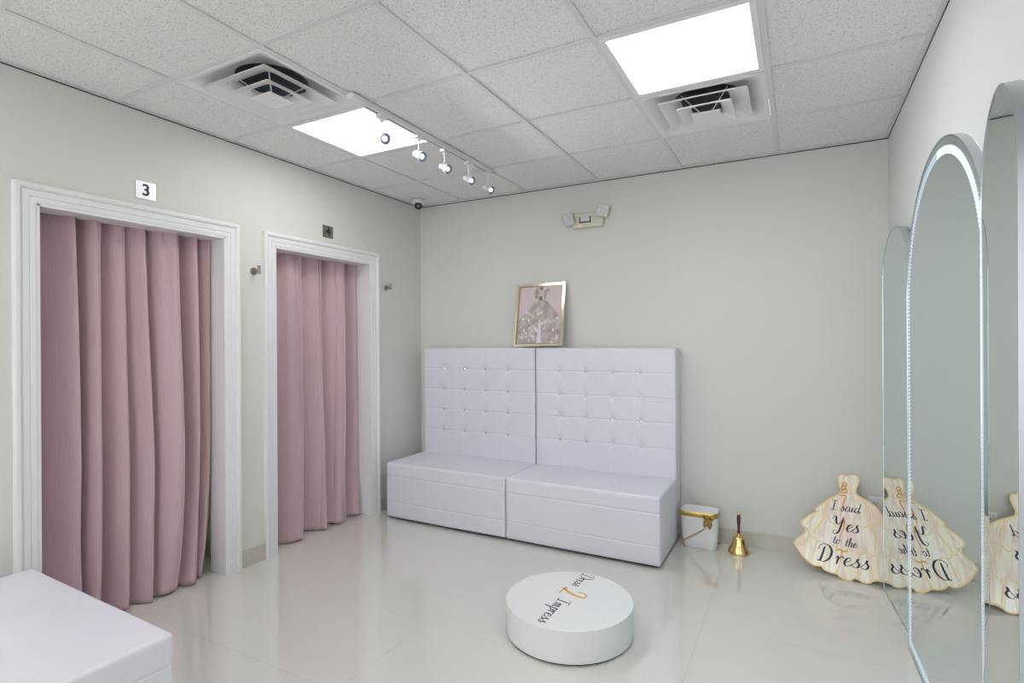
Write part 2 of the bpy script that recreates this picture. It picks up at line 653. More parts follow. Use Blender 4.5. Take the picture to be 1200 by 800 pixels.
# left wall with its two openings
ws = []
ys = [YF] + [v for d in DOORS for v in d[:2]] + [YB]
for a, b in ((ys[0], ys[1]), (ys[2], ys[3]), (ys[4], ys[5])):
    ws.append(((XL - WT, a, 0), (XL, b, H + 0.05)))
for y0, y1, zt in DOORS:
    ws.append(((XL - WT, y0, zt), (XL, y1, H + 0.05)))
structure(link('wall_left', boxes_mesh('wall_left', ws), M['wall']))
structure(link('wall_back', box_mesh('wall_back', (XL - WT, YB, 0), (XR + 0.12, YB + 0.12, H + 0.05)), M['wall']))
structure(link('wall_right', box_mesh('wall_right', (XR, YF, 0), (XR + 0.12, YB, H + 0.05)), M['wall']))
FILL_WINS = [(-2.75, -1.40), (-1.15, 0.20)]  # unseen windows made up to brighten the room
WZ0, WZ1 = 0.35, 2.30
fwb = [((XL - WT, YF - 0.12, 0), (XR + 0.12, YF, WZ0)), ((XL - WT, YF - 0.12, WZ1), (XR + 0.12, YF, H + 0.05)),
       ((XL - WT, YF - 0.12, WZ0), (FILL_WINS[0][0], YF, WZ1)), ((FILL_WINS[0][1], YF - 0.12, WZ0), (FILL_WINS[1][0], YF, WZ1)),
       ((FILL_WINS[1][1], YF - 0.12, WZ0), (XR + 0.12, YF, WZ1))]
structure(link('wall_front', boxes_mesh('wall_front', fwb), M['wall']))
for i, (a, b) in enumerate(FILL_WINS):
    f = 0.05
    structure(link('window_%d' % (i + 1), boxes_mesh('window_frame', [
        ((a, YF - 0.10, WZ0), (a + f, YF - 0.02, WZ1)), ((b - f, YF - 0.10, WZ0), (b, YF - 0.02, WZ1)),
        ((a + f, YF - 0.10, WZ0), (b - f, YF - 0.02, WZ0 + f)), ((a + f, YF - 0.10, WZ1 - f), (b - f, YF - 0.02, WZ1))]), M['trim']),
        'large front window behind the viewer')
    pl = bpy.data.lights.new('window_portal', 'AREA')
    pl.shape = 'RECTANGLE'
    pl.size, pl.size_y = b - a, WZ1 - WZ0
    pl.cycles.is_portal = True
    po = bpy.data.objects.new('window_portal', pl)
    COL.objects.link(po)
    po.location = ((a + b) / 2, YF - 0.13, (WZ0 + WZ1) / 2)
    po.rotation_euler = (pi / 2, 0, pi)          # facing +Y, into the room
# fitting room walls behind the curtains
structure(link('wall_booth', boxes_mesh('wall_booth', [
    ((-4.6, 0.78, 0), (-4.5, YB + 0.12, H + 0.05)),
    ((-4.5, 0.68, 0), (XL - WT, 0.78, H + 0.05)),
    ((-4.5, 2.18, 0), (XL - WT, 2.27, H + 0.05)),
    ((-4.5, YB, 0), (XL - WT, YB + 0.12, H + 0.05))]), M['wall']))

BBH = 0.1
bb = []
for a, b in ((YF, DOORS[0][0] - CAS), (DOORS[0][1] + CAS, DOORS[1][0] - CAS), (DOORS[1][1] + CAS, YB)):
    bb.append(((XL, a, 0), (XL + 0.011, b, BBH)))
structure(link('baseboard_left', boxes_mesh('baseboard_left', bb, 0.001), M['base']))
structure(link('baseboard_back', boxes_mesh('baseboard_back', [((XL + 0.011, YB - 0.011, 0), (XR, YB, BBH))], 0.001), M['base']))
structure(link('baseboard_right', boxes_mesh('baseboard_right', [((XR - 0.011, YF, 0), (XR, 1.2, BBH)), ((XR - 0.011, 3.66, 0), (XR, YB - 0.011, BBH))], 0.001), M['base']))
structure(link('baseboard_booth', boxes_mesh('baseboard_booth', [
    ((-4.5, 2.169, 0), (XL - WT, 2.18, BBH)), ((-4.5, 0.78, 0), (-4.489, 2.169, BBH)),
    ((-4.5, 0.79, 0), (XL - WT, 0.801, BBH)), ((-4.5, 2.27, 0), (-4.489, YB, BBH)),
    ((-4.489, YB - 0.011, 0), (XL - WT, YB, BBH))], 0.001), M['base']))

# --- ceiling
LIGHT_CELLS = [(0, 3), (3, 3), (0, -1), (3, -1), (0, -5), (3, -5)]  # last four are unseen, added behind the viewer as extra light
VENT_CELLS = [(0, 2), (3, 4)]
skip = set(LIGHT_CELLS + VENT_CELLS)


def grid_lines(o, lo, hi):
    k0 = math.ceil((lo - o) / T + 1e-6)
    out = [lo]
    k = k0
    while o + k * T < hi - 1e-4:
        out.append(o + k * T)
        k += 1
    out.append(hi)
    return out, k0


gxs, kx0 = grid_lines(GX, XL, XR)
gys, ky0 = grid_lines(GY, YF, YB)
tiles = []
for i in range(len(gxs) - 1):
    for j in range(len(gys) - 1):
        cell = (kx0 - 1 + i, ky0 - 1 + j)
        if cell in skip:
            continue
        tiles.append(((gxs[i] + 0.0015, gys[j] + 0.0015, H + 0.006), (gxs[i + 1] - 0.0015, gys[j + 1] - 0.0015, H + 0.022)))
tiles.append(((-4.6, 0.68, H + 0.006), (XL - WT, YB, H + 0.022)))
ceil = structure(link('ceiling', boxes_mesh('ceiling', tiles), M['tile']))
tees = []
TW = 0.012
for x in gxs[1:-1]:
    tees.append(((x - TW, YF, H), (x + TW, YB, H + 0.0045)))
for y in gys[1:-1]:
    tees.append(((XL, y - TW, H + 0.0002), (XR, y + TW, H + 0.0047)))
for lo, hi in (((XL, YF, H - 0.0005), (XL + 0.022, YB, H + 0.004)), ((XR - 0.022, YF, H - 0.0005), (XR, YB, H + 0.004)),
               ((XL, YB - 0.022, H - 0.0006), (XR, YB, H + 0.0039)), ((XL, YF, H - 0.0006), (XR, YF + 0.022, H + 0.0039))):
    tees.append((lo, hi))
link('grid', boxes_mesh('grid', tees), M['tee'], ceil)
# dark strips painting the shadow line below the ceiling angle along the walls
link('shadow_gap', boxes_mesh('shadow_gap', [((XL, YF, H - 0.006), (XL + 0.0025, YB, H - 0.0005)),
     ((XL, YB - 0.0025, H - 0.006), (XR, YB, H - 0.0006)), ((XR - 0.0025, YF, H - 0.006), (XR, YB, H - 0.0005))]), M['track_slot'], ceil)
structure(link('ceiling_plenum', box_mesh('ceiling_plenum', (-4.6, YF - 0.12, H + 0.42), (XR + 0.12, YB + 0.12, H + 0.5)), M['duct']))

# --- door casings
PROFILE = [(0.0, 0.0), (0.0, 0.013), (0.006, 0.016), (0.022, 0.016), (0.026, 0.013), (0.030, 0.017), (0.052, 0.019),
           (0.056, 0.016), (0.060, 0.022), (0.066, 0.027), (0.078, 0.028), (0.084, 0.026), (0.085, 0.0)]


def make_casing(n, y0, y1, zt):
    bm = bmesh.new()
    rows = []
    for w, t in PROFILE:
        x = XL + t
        rows.append([bm.verts.new((x, y0 - w, 0)), bm.verts.new((x, y0 - w, zt + w)), bm.verts.new((x, y1 + w, zt + w)), bm.verts.new((x, y1 + w, 0))])
    for a, b in zip(rows, rows[1:]):
        for i in range(3):
            bm.faces.new((a[i], a[i + 1], b[i + 1], b[i]))
    bm.faces.new([r[0] for r in rows])
    bm.faces.new([r[3] for r in rows][::-1])
    o = structure(link('door_%d' % n, bm_mesh('door_casing', bm), M['trim']), 'white moulded casing around the curtained doorway marked %d' % n)
    jt = 0.012
    lo, hi = XL - WT - 0.004, XL + 0.012
    link('jamb', boxes_mesh('jamb', [((lo, y0 - 0.001, 0), (hi, y0 + jt, zt)), ((lo, y1 - jt, 0), (hi, y1 + 0.001, zt)),
                                     ((lo, y0, zt - jt), (hi, y1, zt + 0.001))], 0.0015), M['trim'], o)
    return o


make_casing(3, *DOORS[0])
make_casing(4, *DOORS[1])


# ================================================================== ceiling fixtures
def make_light():
    r = empty('ceiling_light')
    s = T / 2 - 0.0125
    fw = 0.026
    bxs = [((-s, -s, -0.002), (s, -s + fw, 0.03)), ((-s, s - fw, -0.002), (s, s, 0.03)),
           ((-s, -s + fw, -0.002), (-s + fw, s - fw, 0.03)), ((s - fw, -s + fw, -0.002), (s, s - fw, 0.03)),
           ((-s, -s, 0.03), (s, s, 0.05))]
    link('frame', boxes_mesh('light_frame', bxs), M['vent'], r)
    link('diffuser', box_mesh('light_diffuser', (-s + fw, -s + fw, 0.002), (s - fw, s - fw, 0.01)), M['panel'], r)
    return r


def copy_tree(o, parent=None):
    c = o.copy()
    COL.objects.link(c)
    if parent is not None:
        c.parent = parent
    for ch in list(o.children):
        copy_tree(ch, c)
    return c


def cell_center(c):
    return GX + (c[0] + 0.5) * T, GY + (c[1] + 0.5) * T


light = make_light()
llabels = ['glowing square ceiling light behind the white track light',
           'large glowing square ceiling light at the top right, touching the right-hand vent',
           'square ceiling light in the row behind the viewer, left', 'square ceiling light in the row behind the viewer, right',
           'square ceiling light farthest behind the viewer, left', 'square ceiling light farthest behind the viewer, right']
for i, c in enumerate(LIGHT_CELLS):
    o = light if i == 0 else copy_tree(light)
    x, y = cell_center(c)
    o.location = (x, y, H)
    tag(o, llabels[i], 'ceiling light', 'square LED ceiling lights')
# booths have a smaller light each
for i, y in enumerate((1.48, 3.1)):
    r = empty('ceiling_light', (-3.85, y, H))
    link('frame', box_mesh('booth_light_frame', (-0.16, -0.16, -0.012), (0.16, 0.16, 0.005)), M['vent'], r)
    link('diffuser', box_mesh('booth_light_diffuser', (-0.14, -0.14, -0.016), (0.14, 0.14, -0.012)), M['panel'], r)
    tag(r, 'small ceiling light hidden in the fitting room behind the %s curtain' % ('wide' if i == 0 else 'narrow'), 'ceiling light')


def sq_ring(bm, h0, z0, h1, z1, rad0, rad1, t=0.0015):
    """square flared louver with rounded corners from half-size h0 at z0 to h1 at z1, with thickness"""
    def loop(h, z, rad):
        pts = []
        for cx, cy, a0 in ((1, 1, 0), (-1, 1, 90), (-1, -1, 180), (1, -1, 270)):
            for k in range(7):
                a = radians(a0 + 15 * k)
                pts.append(bm.verts.new((cx * (h - rad) + rad * cos(a), cy * (h - rad) + rad * sin(a), z)))
        return pts
    n = 28
    L1, L2 = loop(h0, z0, rad0), loop(h1, z1, rad1)
    L3, L4 = loop(h1 - t, z1 + t, max(rad1 - t, 0.002)), loop(h0 - t * 2, z0 + t, max(rad0 - t, 0.002))
    for A, B in ((L1, L2), (L2, L3), (L3, L4), (L4, L1)):
        for i in range(n):
            j = (i + 1) % n
            bm.faces.new((A[i], A[j], B[j], B[i]))


def make_vent():
    r = empty('air_vent')
    s = T / 2 - 0.0125
    bm = bmesh.new()
    # flat flange, then bowl sloping up to the round neck
    prof = [(s, 0.000, 0.004), (s, -0.003, 0.004), (0.272, -0.003, 0.012), (0.262, 0.003, 0.025), (0.225, 0.022, 0.05), (0.195, 0.050, 0.09)]
    loops = []
    for h, z, rad in prof:
        pts = []
        for cx, cy, a0 in ((1, 1, 0), (-1, 1, 90), (-1, -1, 180), (1, -1, 270)):
            for k in range(7):
                a = radians(a0 + 15 * k)
                pts.append(bm.verts.new((cx * (h - rad) + rad * cos(a), cy * (h - rad) + rad * sin(a), z)))
        loops.append(pts)
    for a, b in zip(loops, loops[1:]):
        for i in range(28):
            bm.faces.new((a[i], a[(i + 1) % 28], b[(i + 1) % 28], b[i]))
    # circle neck opening
    circ = [bm.verts.new((0.165 * cos(radians(a)), 0.165 * sin(radians(a)), 0.056)) for a0 in (0, 90, 180, 270) for a in [a0 + 90 * k / 7 + 6 for k in range(7)]]
    for i in range(28):
        bm.faces.new((loops[-1][i], loops[-1][(i + 1) % 28], circ[(i + 1) % 28], circ[i]))
    link('frame', smooth_by_angle(bm_mesh('vent_frame', bm), 50), M['vent'], r)
    link('duct', lathe_mesh('vent_duct', [(0.167, 0.054), (0.167, 0.24), (0, 0.24)], 32), M['duct'], r)
    for h0, z0, h1, z1 in ((0.212, -0.014, 0.118, 0.026), (0.134, -0.028, 0.074, -0.004)):
        bm = bmesh.new()
        sq_ring(bm, h0, z0, h0 - 0.001, z0 + 0.006, 0.012, 0.012, 0.003)
        sq_ring(bm, h0 - 0.003, z0 + 0.001, h1, z1, 0.014, 0.03)
        link('louver', smooth_by_angle(bm_mesh('vent_louver', bm), 50), M['vent'], r)
    bm = bmesh.new()
    sq_ring(bm, 0.071, -0.038, 0.030, -0.022, 0.008, 0.01)
    add_box(bm, (-0.070, -0.070, -0.041), (0.070, 0.070, -0.0375), None, 0.001)
    add_cyl(bm, (0, 0, -0.043), (0, 0, -0.041), 0.007, 12)
    link('center_plate', bm_mesh('vent_plate', bm), M['vent'], r)
    bm = bmesh.new()
    for a in (45, 135):
        d = Vector((cos(radians(a)), sin(radians(a)), 0))
        add_tube(bm, [-d * 0.16 + Vector((0, 0, 0.05)), -d * 0.05 + Vector((0, 0, -0.018)), Vector((0, 0, -0.034)), d * 0.05 + Vector((0, 0, -0.018)), d * 0.16 + Vector((0, 0, 0.05))], 0.003, 6)
    link('brace', bm_mesh('vent_brace', bm), M['vent'], r)
    return r


vent = make_vent()
for i, c in enumerate(VENT_CELLS):
    o = vent if i == 0 else copy_tree(vent)
    x, y = cell_center(c)
    o.location = (x, y, H)
    tag(o, ['square louvered air vent at the upper left of the ceiling', 'square louvered air vent beside the large ceiling light at the right'][i], 'air vent', 'ceiling air vents')

# ------------------------------------------------------------------ track light
TX = -1.925
trk = empty('track_light', (TX, 2.64, H))
tag(trk, 'white ceiling track light carrying five lit spot heads', 'track light')
bm = bmesh.new()
y0, y1 = -0.655, 0.70
for lo, hi in (((-0.018, y0, -0.028), (-0.007, y1, 0)), ((0.007, y0, -0.028), (0.018, y1, 0)), ((-0.008, y0, -0.010), (0.008, y1, 0))):
    add_box(bm, lo, hi)
for y in (y0, y1):
    add_box(bm, (-0.019, y - 0.008, -0.029), (0.019, y + 0.008, 0), None, 0.002)
link('rail', bm_mesh('track_rail', bm), M['white'], trk)
link('slot', box_mesh('track_slot', (-0.007, y0 + 0.01, -0.012), (0.007, y1 - 0.01, -0.0101)), M['track_slot'], trk)
link('power_feed', box_mesh('power_feed', (-0.024, y0 - 0.03, -0.034), (0.024, y0 + 0.075, -0.001), 0.004), M['white'], trk)

head_y = [2.185, 2.500, 2.757, 3.030, 3.285]
bdir = Vector((0.855, -0.24, -0.42)).normalized()
proto = None
for k, hy in enumerate(head_y):
    loc = Vector((0.0, hy - 2.64, -0.028))
    piv = Vector((-0.012, 0.012, -0.108))
    if proto is None:
        A = aim(piv, bdir)
        hd = link('spot_head', lathe_mesh('spot_barrel', [(0, -0.040), (0.014, -0.040), (0.017, -0.036), (0.0175, -0.012), (0.019, 0.0), (0.021, 0.012),
                                                          (0.027, 0.028), (0.030, 0.036), (0.031, 0.046), (0.0285, 0.046), (0.026, 0.036), (0, 0.034)], 28, A), M['white'], trk, loc)
        bm = bmesh.new()
        add_box(bm, (-0.017, -0.03, -0.022), (0.017, 0.03, 0.0), None, 0.003)
        add_cyl(bm, (0, 0, -0.022), (0, 0, -0.034), 0.012, 16)
        link('adapter', bm_mesh('head_adapter', bm), M['white'], hd)
        bm = bmesh.new()
        add_cyl(bm, (0, 0, -0.03), (0, 0, -0.088), 0.0045, 10)
        side = Vector((0, 0, 1)).cross(bdir).normalized()
        add_tube(bm, [piv - side * 0.022, Vector((0, 0, -0.088)) - side * 0.014, Vector((0, 0, -0.084)), Vector((0, 0, -0.088)) + side * 0.014, piv + side * 0.022], 0.003, 8)
        link('stem', bm_mesh('head_stem', bm), M['white'], hd)
        link('reflector', lathe_mesh('head_reflector', [(0.0275, 0.0455), (0.018, 0.0390), (0.012, 0.0375)], 28, A), M['reflector'], hd)
        link('lens', lathe_mesh('head_lens', [(0.0, 0.044), (0.006, 0.0435), (0.0115, 0.041), (0.0125, 0.0378), (0.0, 0.037)], 24, A), M['lens'], hd)
        ld = bpy.data.lights.new('spot_beam', 'SPOT')
        ld.energy = SPOT_ENERGY
        ld.color = SPOT_COLOR
        ld.spot_size = radians(108)
        ld.spot_blend = 1.0
        ld.shadow_soft_size = 0.02
        lo_ = bpy.data.objects.new('spot_beam', ld)
        COL.objects.link(lo_)
        lo_.parent = hd
        lo_.location = piv + bdir * 0.056
        lo_.rotation_euler = (-bdir).to_track_quat('Z', 'Y').to_euler()
        proto = hd
    else:
        c = copy_tree(proto, trk)
        c.location = loc

# ------------------------------------------------------------------ security camera in the corner
sc_ = empty('security_camera', (-2.885, 3.73, H))
tag(sc_, 'small white and black security camera on the ceiling in the far left corner', 'security camera')
link('mount', lathe_mesh('camera_mount', [(0, 0), (0.056, 0), (0.058, -0.006), (0.054, -0.022), (0.045, -0.030), (0, -0.032)], 36), M['white'], sc_)
cd = Vector((0.62, -0.72, -0.30)).normalized()
cp = Vector((0.012, -0.012, -0.050))
bm = bmesh.new()
add_lathe(bm, [(0, -0.036)] + [(0.036 * sin(radians(a)), -0.036 * cos(radians(a))) for a in range(10, 100, 10)] + [(0.0355, 0.006), (0.034, 0.009)], aim(cp, cd), 30)
link('shell', smooth_by_angle(bm_mesh('camera_shell', bm), 40), M['white'], sc_)
link('eyeball', lathe_mesh('camera_eye', [(0.034, 0.006)] + [(0.034 * cos(radians(a)), 0.006 + 0.026 * sin(radians(a))) for a in range(10, 75, 10)] + [(0.012, 0.030), (0, 0.030)], 30, aim(cp, cd)), M['blackgloss'], sc_)
link('lens', lathe_mesh('camera_lens', [(0.009, 0.0285), (0.010, 0.0325), (0.007, 0.0325), (0.006, 0.030), (0, 0.031)], 24, aim(cp, cd)), M['reflector'], sc_)

# ------------------------------------------------------------------ emergency light on the back wall
em = empty('emergency_light', (-1.424, YB, 2.305))
tag(em, 'ivory twin-head emergency light high on the back wall', 'emergency light')
bm = bmesh.new()
add_box(bm, (-0.128, -0.042, -0.056), (0.128, 0, 0.056), None, 0.008, 3)
link('housing', smooth_by_angle(bm_mesh('em_housing', bm), 40), M['ivory'], em)
link('badge_frame', boxes_mesh('em_badge', [((-0.058, -0.045, -0.022), (-0.049, -0.0421, 0.026)), ((0.027, -0.045, -0.022), (0.036, -0.0421, 0.026)), ((-0.049, -0.045, -0.022), (0.027, -0.0421, -0.012))]), M['track_slot'], em)
link('badge', box_mesh('em_badge_plate', (-0.047, -0.0465, -0.008), (0.025, -0.0421, 0.026), 0.001), M['ledlens'], em)
link('indicator', lathe_mesh('em_led', [(0.005, 0), (0.004, 0.004), (0, 0.005)], 12, aim((-0.045, -0.042, -0.044), (0, -1, 0))), M['red'], em)
for s, tilt, zc in ((-1, -14, 0.012), (1, 20, 0.052)):
    Mh = Matrix.Translation((s * 0.128 - (0.012 if s < 0 else -0.006), -0.062, zc)) @ Matrix.Rotation(radians(s * 22), 4, 'Z') @ Matrix.Rotation(radians(14), 4, 'X') @ Matrix.Rotation(radians(tilt * 0.7), 4, 'Y')
    bm = bmesh.new()
    hs = 0.044
    add_box(bm, (-hs, -0.004, -hs), (hs, 0.020, hs), Mh, 0.004)
    add_cyl(bm, Mh @ Vector((0, 0.018, 0)), (s * 0.112, -0.02, zc * 0.4), 0.016, 14)
    hd = link('lamp_head', bm_mesh('em_head', bm), M['ivory'], em)
    bm = bmesh.new()
    for i in range(3):
        for j in range(3):
            cx, cz = (i - 1) * 0.0275, (j - 1) * 0.0275
            add_box(bm, (cx - 0.012, -0.0095, cz - 0.012), (cx + 0.012, -0.0035, cz + 0.012), Mh, 0.003)
    link('lamp_lens', bm_mesh('em_lens', bm), M['ledlens'], hd)


# ------------------------------------------------------------------ door number plates and hooks
def number_plate(y, z, digit, pm, label, s=0.050):
    bm = bmesh.new()
    add_box(bm, (0, -s * 1.02, -s * 0.93), (0.004, s * 1.02, s * 0.93), None, 0.0012)
    o = link('number_plate', bm_mesh('number_plate', bm), pm, None, (XL, y, z))
    tag(o, label, 'number plate', 'door number plates')
    d = font_mesh('digit', digit, 0.084, 0.0006)
    link('numeral', d, M['ink'], o, (0.0046, 0, 0), (pi / 2, 0, pi / 2))
    return o


number_plate(1.610, 2.184, '3', M['plate_steel'], 'bright silver number plate reading 3 above the wide curtained doorway')
number_plate(2.853, 2.187, '4', M['plate_dark'], 'dark grey number plate reading 4 above the far curtained doorway', 0.047)


def make_hook():
    r = empty('wall_hook')
    link('rose', lathe_mesh('hook_rose', [(0, 0), (0.023, 0), (0.0235, 0.004), (0.021, 0.007), (0, 0.007)], 28, aim((0, 0, 0), (1, 0, 0))), M['nickel'], r)
    bm = bmesh.new()
    add_cyl(bm, (0.006, 0, 0), (0.052, 0, 0), 0.0075, 16)
    add_cyl(bm, (0.052, 0, -0.019), (0.052, 0, 0.033), 0.0095, 18)
    link('peg', smooth_by_angle(bm_mesh('hook_peg', bm), 40), M['nickel'], r)
    return r


hook = make_hook()
for i, (y, z) in enumerate(((2.244, 1.832), (3.478, 1.832))):
    o = hook if i == 0 else copy_tree(hook)
    o.location = (XL, y, z)
    tag(o, ['brushed nickel robe hook on the wall between the two doorways', 'brushed nickel robe hook right of doorway 4, near the corner'][i], 'wall hook', 'nickel robe hooks')


# ================================================================== curtains
def make_curtain(name, DW, y0, y1, folds, seed, label, hem_y1, flare, xc=-3.215):
    """folds: list of (position 0..1, depth, width) valleys; front peaks towards the room (+X)"""
    rnd = random.Random(seed)
    root = empty(name, (xc, (y0 + y1) / 2, 0))
    NU, NV = 420, 90
    ztop, zbot = 2.085, 0.012
    u = np.linspace(0, 1, NU)
    V = []
    ph = [rnd.uniform(0, 6.28) for _ in range(8)]
    for j in range(NV + 1):
        t = j / NV                                  # 0 top, 1 bottom
        z = ztop + (zbot - ztop) * t
        x = np.full(NU, -0.09)
        shear = np.zeros(NU)
        vs_ = [f[0] for f in folds]
        for q in range(len(folds) - 1):
            a_, b_, amp = vs_[q], vs_[q + 1], folds[q][1]
            wob = 0.006 * np.sin(2.4 * t + 11 * a_ + ph[0]) * t if q > 0 else 0.0
            wob2 = 0.006 * np.sin(2.4 * t + 11 * b_ + ph[0]) * t if q < len(folds) - 2 else 0.0
            a2, b2 = a_ + wob, b_ + wob2
            m_ = (u >= a2) & (u <= b2 + 1e-9)
            sloc = (u - a2) / (b2 - a2)
            skew = folds[q][2]
            sk = np.clip(sloc, 0, 1) ** (2.0 ** skew)
            hgt = amp * (0.74 + 0.26 * min(1.0, t * 1.6)) * (1 + 0.10 * sin(4 * t + 9 * a_))
            x[m_] = -0.055 + hgt * (np.sin(pi * sk[m_]) ** 0.90) - 0.02
            shear[m_] = folds[q][2] * 1.2 + (0.45 if q % 2 else -0.15)
        x = -0.075 + (x + 0.075) * 1.85
        lat = (x + 0.075) * shear * (0.75 + 0.25 * t)
        kern = np.array([1, 2, 3, 2, 1]) / 9.0
        x = np.convolve(np.pad(x, 2, mode='edge'), kern, 'valid')
        # fine pinch pleats near the top fading downwards
        x += 0.013 * np.cos(2 * pi * 15 * u + ph[1]) * math.exp(-t * 10)
        x += 0.0055 * np.sin(2 * pi * 14 * u + 1.5 * np.sin(7 * u) + 1.2 * t + ph[3]) * (1 - 0.3 * t)
        x += 0.005 * np.sin(2 * pi * 5.3 * u + 3 * t + ph[2]) * (0.3 + t)
        x += 0.0022 * np.sin(2 * pi * 13.7 * u + 5 * t + ph[3]) * t
        e = max(0.0, (t - 0.80) / 0.20)
        x += flare * e ** 1.5 * (0.55 + 0.45 * np.sin(2 * pi * 3.1 * u + ph[4]))
        yy = y0 + (y1 + (hem_y1 - y1) * t ** 7 - y0) * u
        # lateral wander so the folds curl over
        yy = yy + 0.010 * np.sin(2 * pi * 7 * u + ph[5]) * (0.4 + 0.6 * t)
        yy = yy + np.convolve(np.pad(lat, 2, mode='edge'), kern, 'valid') * np.clip(np.minimum(u, 1 - u) * 10 - 0.6, 0, 1)
        x = np.where((yy < DW[0] + 0.016) | (yy > DW[1] - 0.016), np.minimum(x, -0.062 + 0.02), x)
        zz = z + (0.012 * np.sin(2 * pi * 3.3 * u + ph[6]) + 0.006 * np.sin(2 * pi * 9 * u + ph[7])) * max(0, t - 0.9) / 0.1 * 0.6 + (0.012 if t == 1 else 0) * 0
        for i in range(NU):
            V.append((float(x[i]) + 0.075, float(yy[i]) - (y0 + y1) / 2, max(0.004, float(zz[i]))))
    F = []
    for j in range(NV):
        for i in range(NU - 1):
            a = j * NU + i
            F.append((a, a + 1, a + NU + 1, a + NU))
    me = bpy.data.meshes.new(name)
    me.from_pydata(V, [], F)
    for p in me.polygons:
        p.use_smooth = True
    o = link('drape', me, M['velvet'], root)
    so = o.modifiers.new('thickness', 'SOLIDIFY')
    so.thickness = 0.0025
    # hem seam: stitched band along the bottom, following the cloth
    bm = bmesh.new()
    row = [V[(NV - 4) * NU + i] for i in range(0, NU, 2)]
    add_tube(bm, [(p[0] + 0.0012, p[1], p[2]) for p in row], 0.0013, 5)
    link('hem_seam', bm_mesh('hem_seam', bm), M['velvet'], root)
    bm = bmesh.new()
    hl = (y1 - y0) / 2 + 0.06
    add_cyl(bm, (0.0, -hl, 2.105), (0.0, hl, 2.105), 0.011, 16)
    for s in (-1, 1):
        add_lathe(bm, [(0, 0), (0.018, 0.002), (0.02, 0.015), (0, 0.03)], aim((0, s * hl, 2.105), (0, s, 0)), 16)
        add_box(bm, (0.0, s * (hl - 0.02) - 0.006, 2.095), (XL - WT - xc, s * (hl - 0.02) + 0.006, 2.112))
    link('curtain_rod', bm_mesh('curtain_rod', bm), M['nickel'], root)
    return tag(root, label, 'curtain', 'dusty pink velvet curtains')


CURT_A = [(0.0, 0.040, 0), (0.115, 0.055, 0.3), (0.195, 0.016, 0), (0.27, 0.060, -0.35), (0.384, 0.050, 0.2), (0.491, 0.058, 0.1),
          (0.571, 0.082, 0.25), (0.785, 0.060, -0.2), (0.891, 0.050, 0), (0.99, 0, 0)]
CURT_B = [(0.0, 0.040, 0), (0.11, 0.062, 0.2), (0.285, 0.060, -0.2), (0.42, 0.058, 0.3), (0.505, 0.050, 0), (0.60, 0.056, 0.2), (0.69, 0.066, -0.25),
          (0.87, 0.045, 0), (0.99, 0, 0)]
make_curtain('curtain', DOORS[0][:2], 1.120, 2.078, CURT_A,
             3, 'wide dusty pink velvet curtain filling doorway 3 at the left', 2.00, 0.050)
make_curtain('curtain', DOORS[1][:2], 2.367, 3.315, CURT_B,
             11, 'dusty pink velvet curtain in doorway 4, nearer the back wall', 3.285, 0.040)

# ================================================================== banquette benches
BW = 1.062
BX = (0.2, 0.407, 0.612, 0.817)
BZ = (1.155, 0.982, 0.812, 0.637)


def disp_back(P, N):
    d = np.zeros(len(P))
    front = np.clip(-N[:, 1], 0, 1)
    x, z = P[:, 0], P[:, 2]
    # gentle puff
    d += front * 0.005
    for bz in BZ:
        d -= front * 0.0028 * np.exp(-((z - bz) / 0.0035) ** 2)
    side = np.clip(np.abs(N[:, 0]), 0, 1)
    for bz in BZ:
        d -= side * 0.0015 * np.exp(-((z - bz) / 0.0035) ** 2)
    for bx in BX:
        d -= front * 0.0012 * np.exp(-((x - bx) / 0.003) ** 2)
        for bz in BZ:
            rr = np.sqrt((x - bx) ** 2 + (z - bz) ** 2)
            ang = np.arctan2(z - bz, x - bx)
            d -= front * (0.016 * np.exp(-(rr / 0.025) ** 1.1) * (1 + 0.22 * np.cos(6 * ang + 1)))
    return d


def disp_base(P, N):
    d = np.zeros(len(P))
    x, y, z = P[:, 0], P[:, 1], P[:, 2]
    hor = 1 - np.clip(np.abs(N[:, 2]), 0, 1)
    for sz in (0.335, 0.135):
        d -= hor * 0.0030 * np.exp(-((z - sz) / 0.003) ** 2)
    top = np.clip(N[:, 2], 0, 1)
    d += top * 0.006 * np.sin(np.clip(x / BW, 0, 1) * pi) * np.sin(np.clip((y + 0.5) / 0.5, 0, 1) * pi)
    front = np.clip(-N[:, 1], 0, 1)
    d += front * 0.003 * np.sin(np.clip(x / BW, 0, 1) * pi)
    # small puckers along the seams at the corners
    d -= hor * 0.0012 * np.exp(-((z - 0.43) / 0.006) ** 2)
    return d


base_me = rbox_mesh('bench_base', (0, -0.5, 0.016), (BW, 0.0, 0.437), 0.014, 0.012, disp_base, zx=(0.335, 0.135))
base_me.materials.append(M['leather'])
back_me = rbox_mesh('bench_back', (0.001, 0.0, 0.016), (BW - 0.001, 0.145, 1.331), 0.014, 0.0062, disp_back, zx=BZ, xx=BX)
back_me.materials.append(M['leather'])
bm = bmesh.new()
add_lathe(bm, [(0.0085, 0), (0.0095, 0.002), (0.0060, 0.0055), (0, 0.0065)], aim((0, 0, 0), (0, -1, 0)), 8)
button_me = bm_mesh('button', bm)
foot_me = lathe_mesh('foot', [(0, 0), (0.02, 0), (0.022, 0.018), (0, 0.018)], 16)
underside_me = box_mesh('underside', (0.02, -0.48, 0.008), (BW - 0.02, 0.12, 0.018))


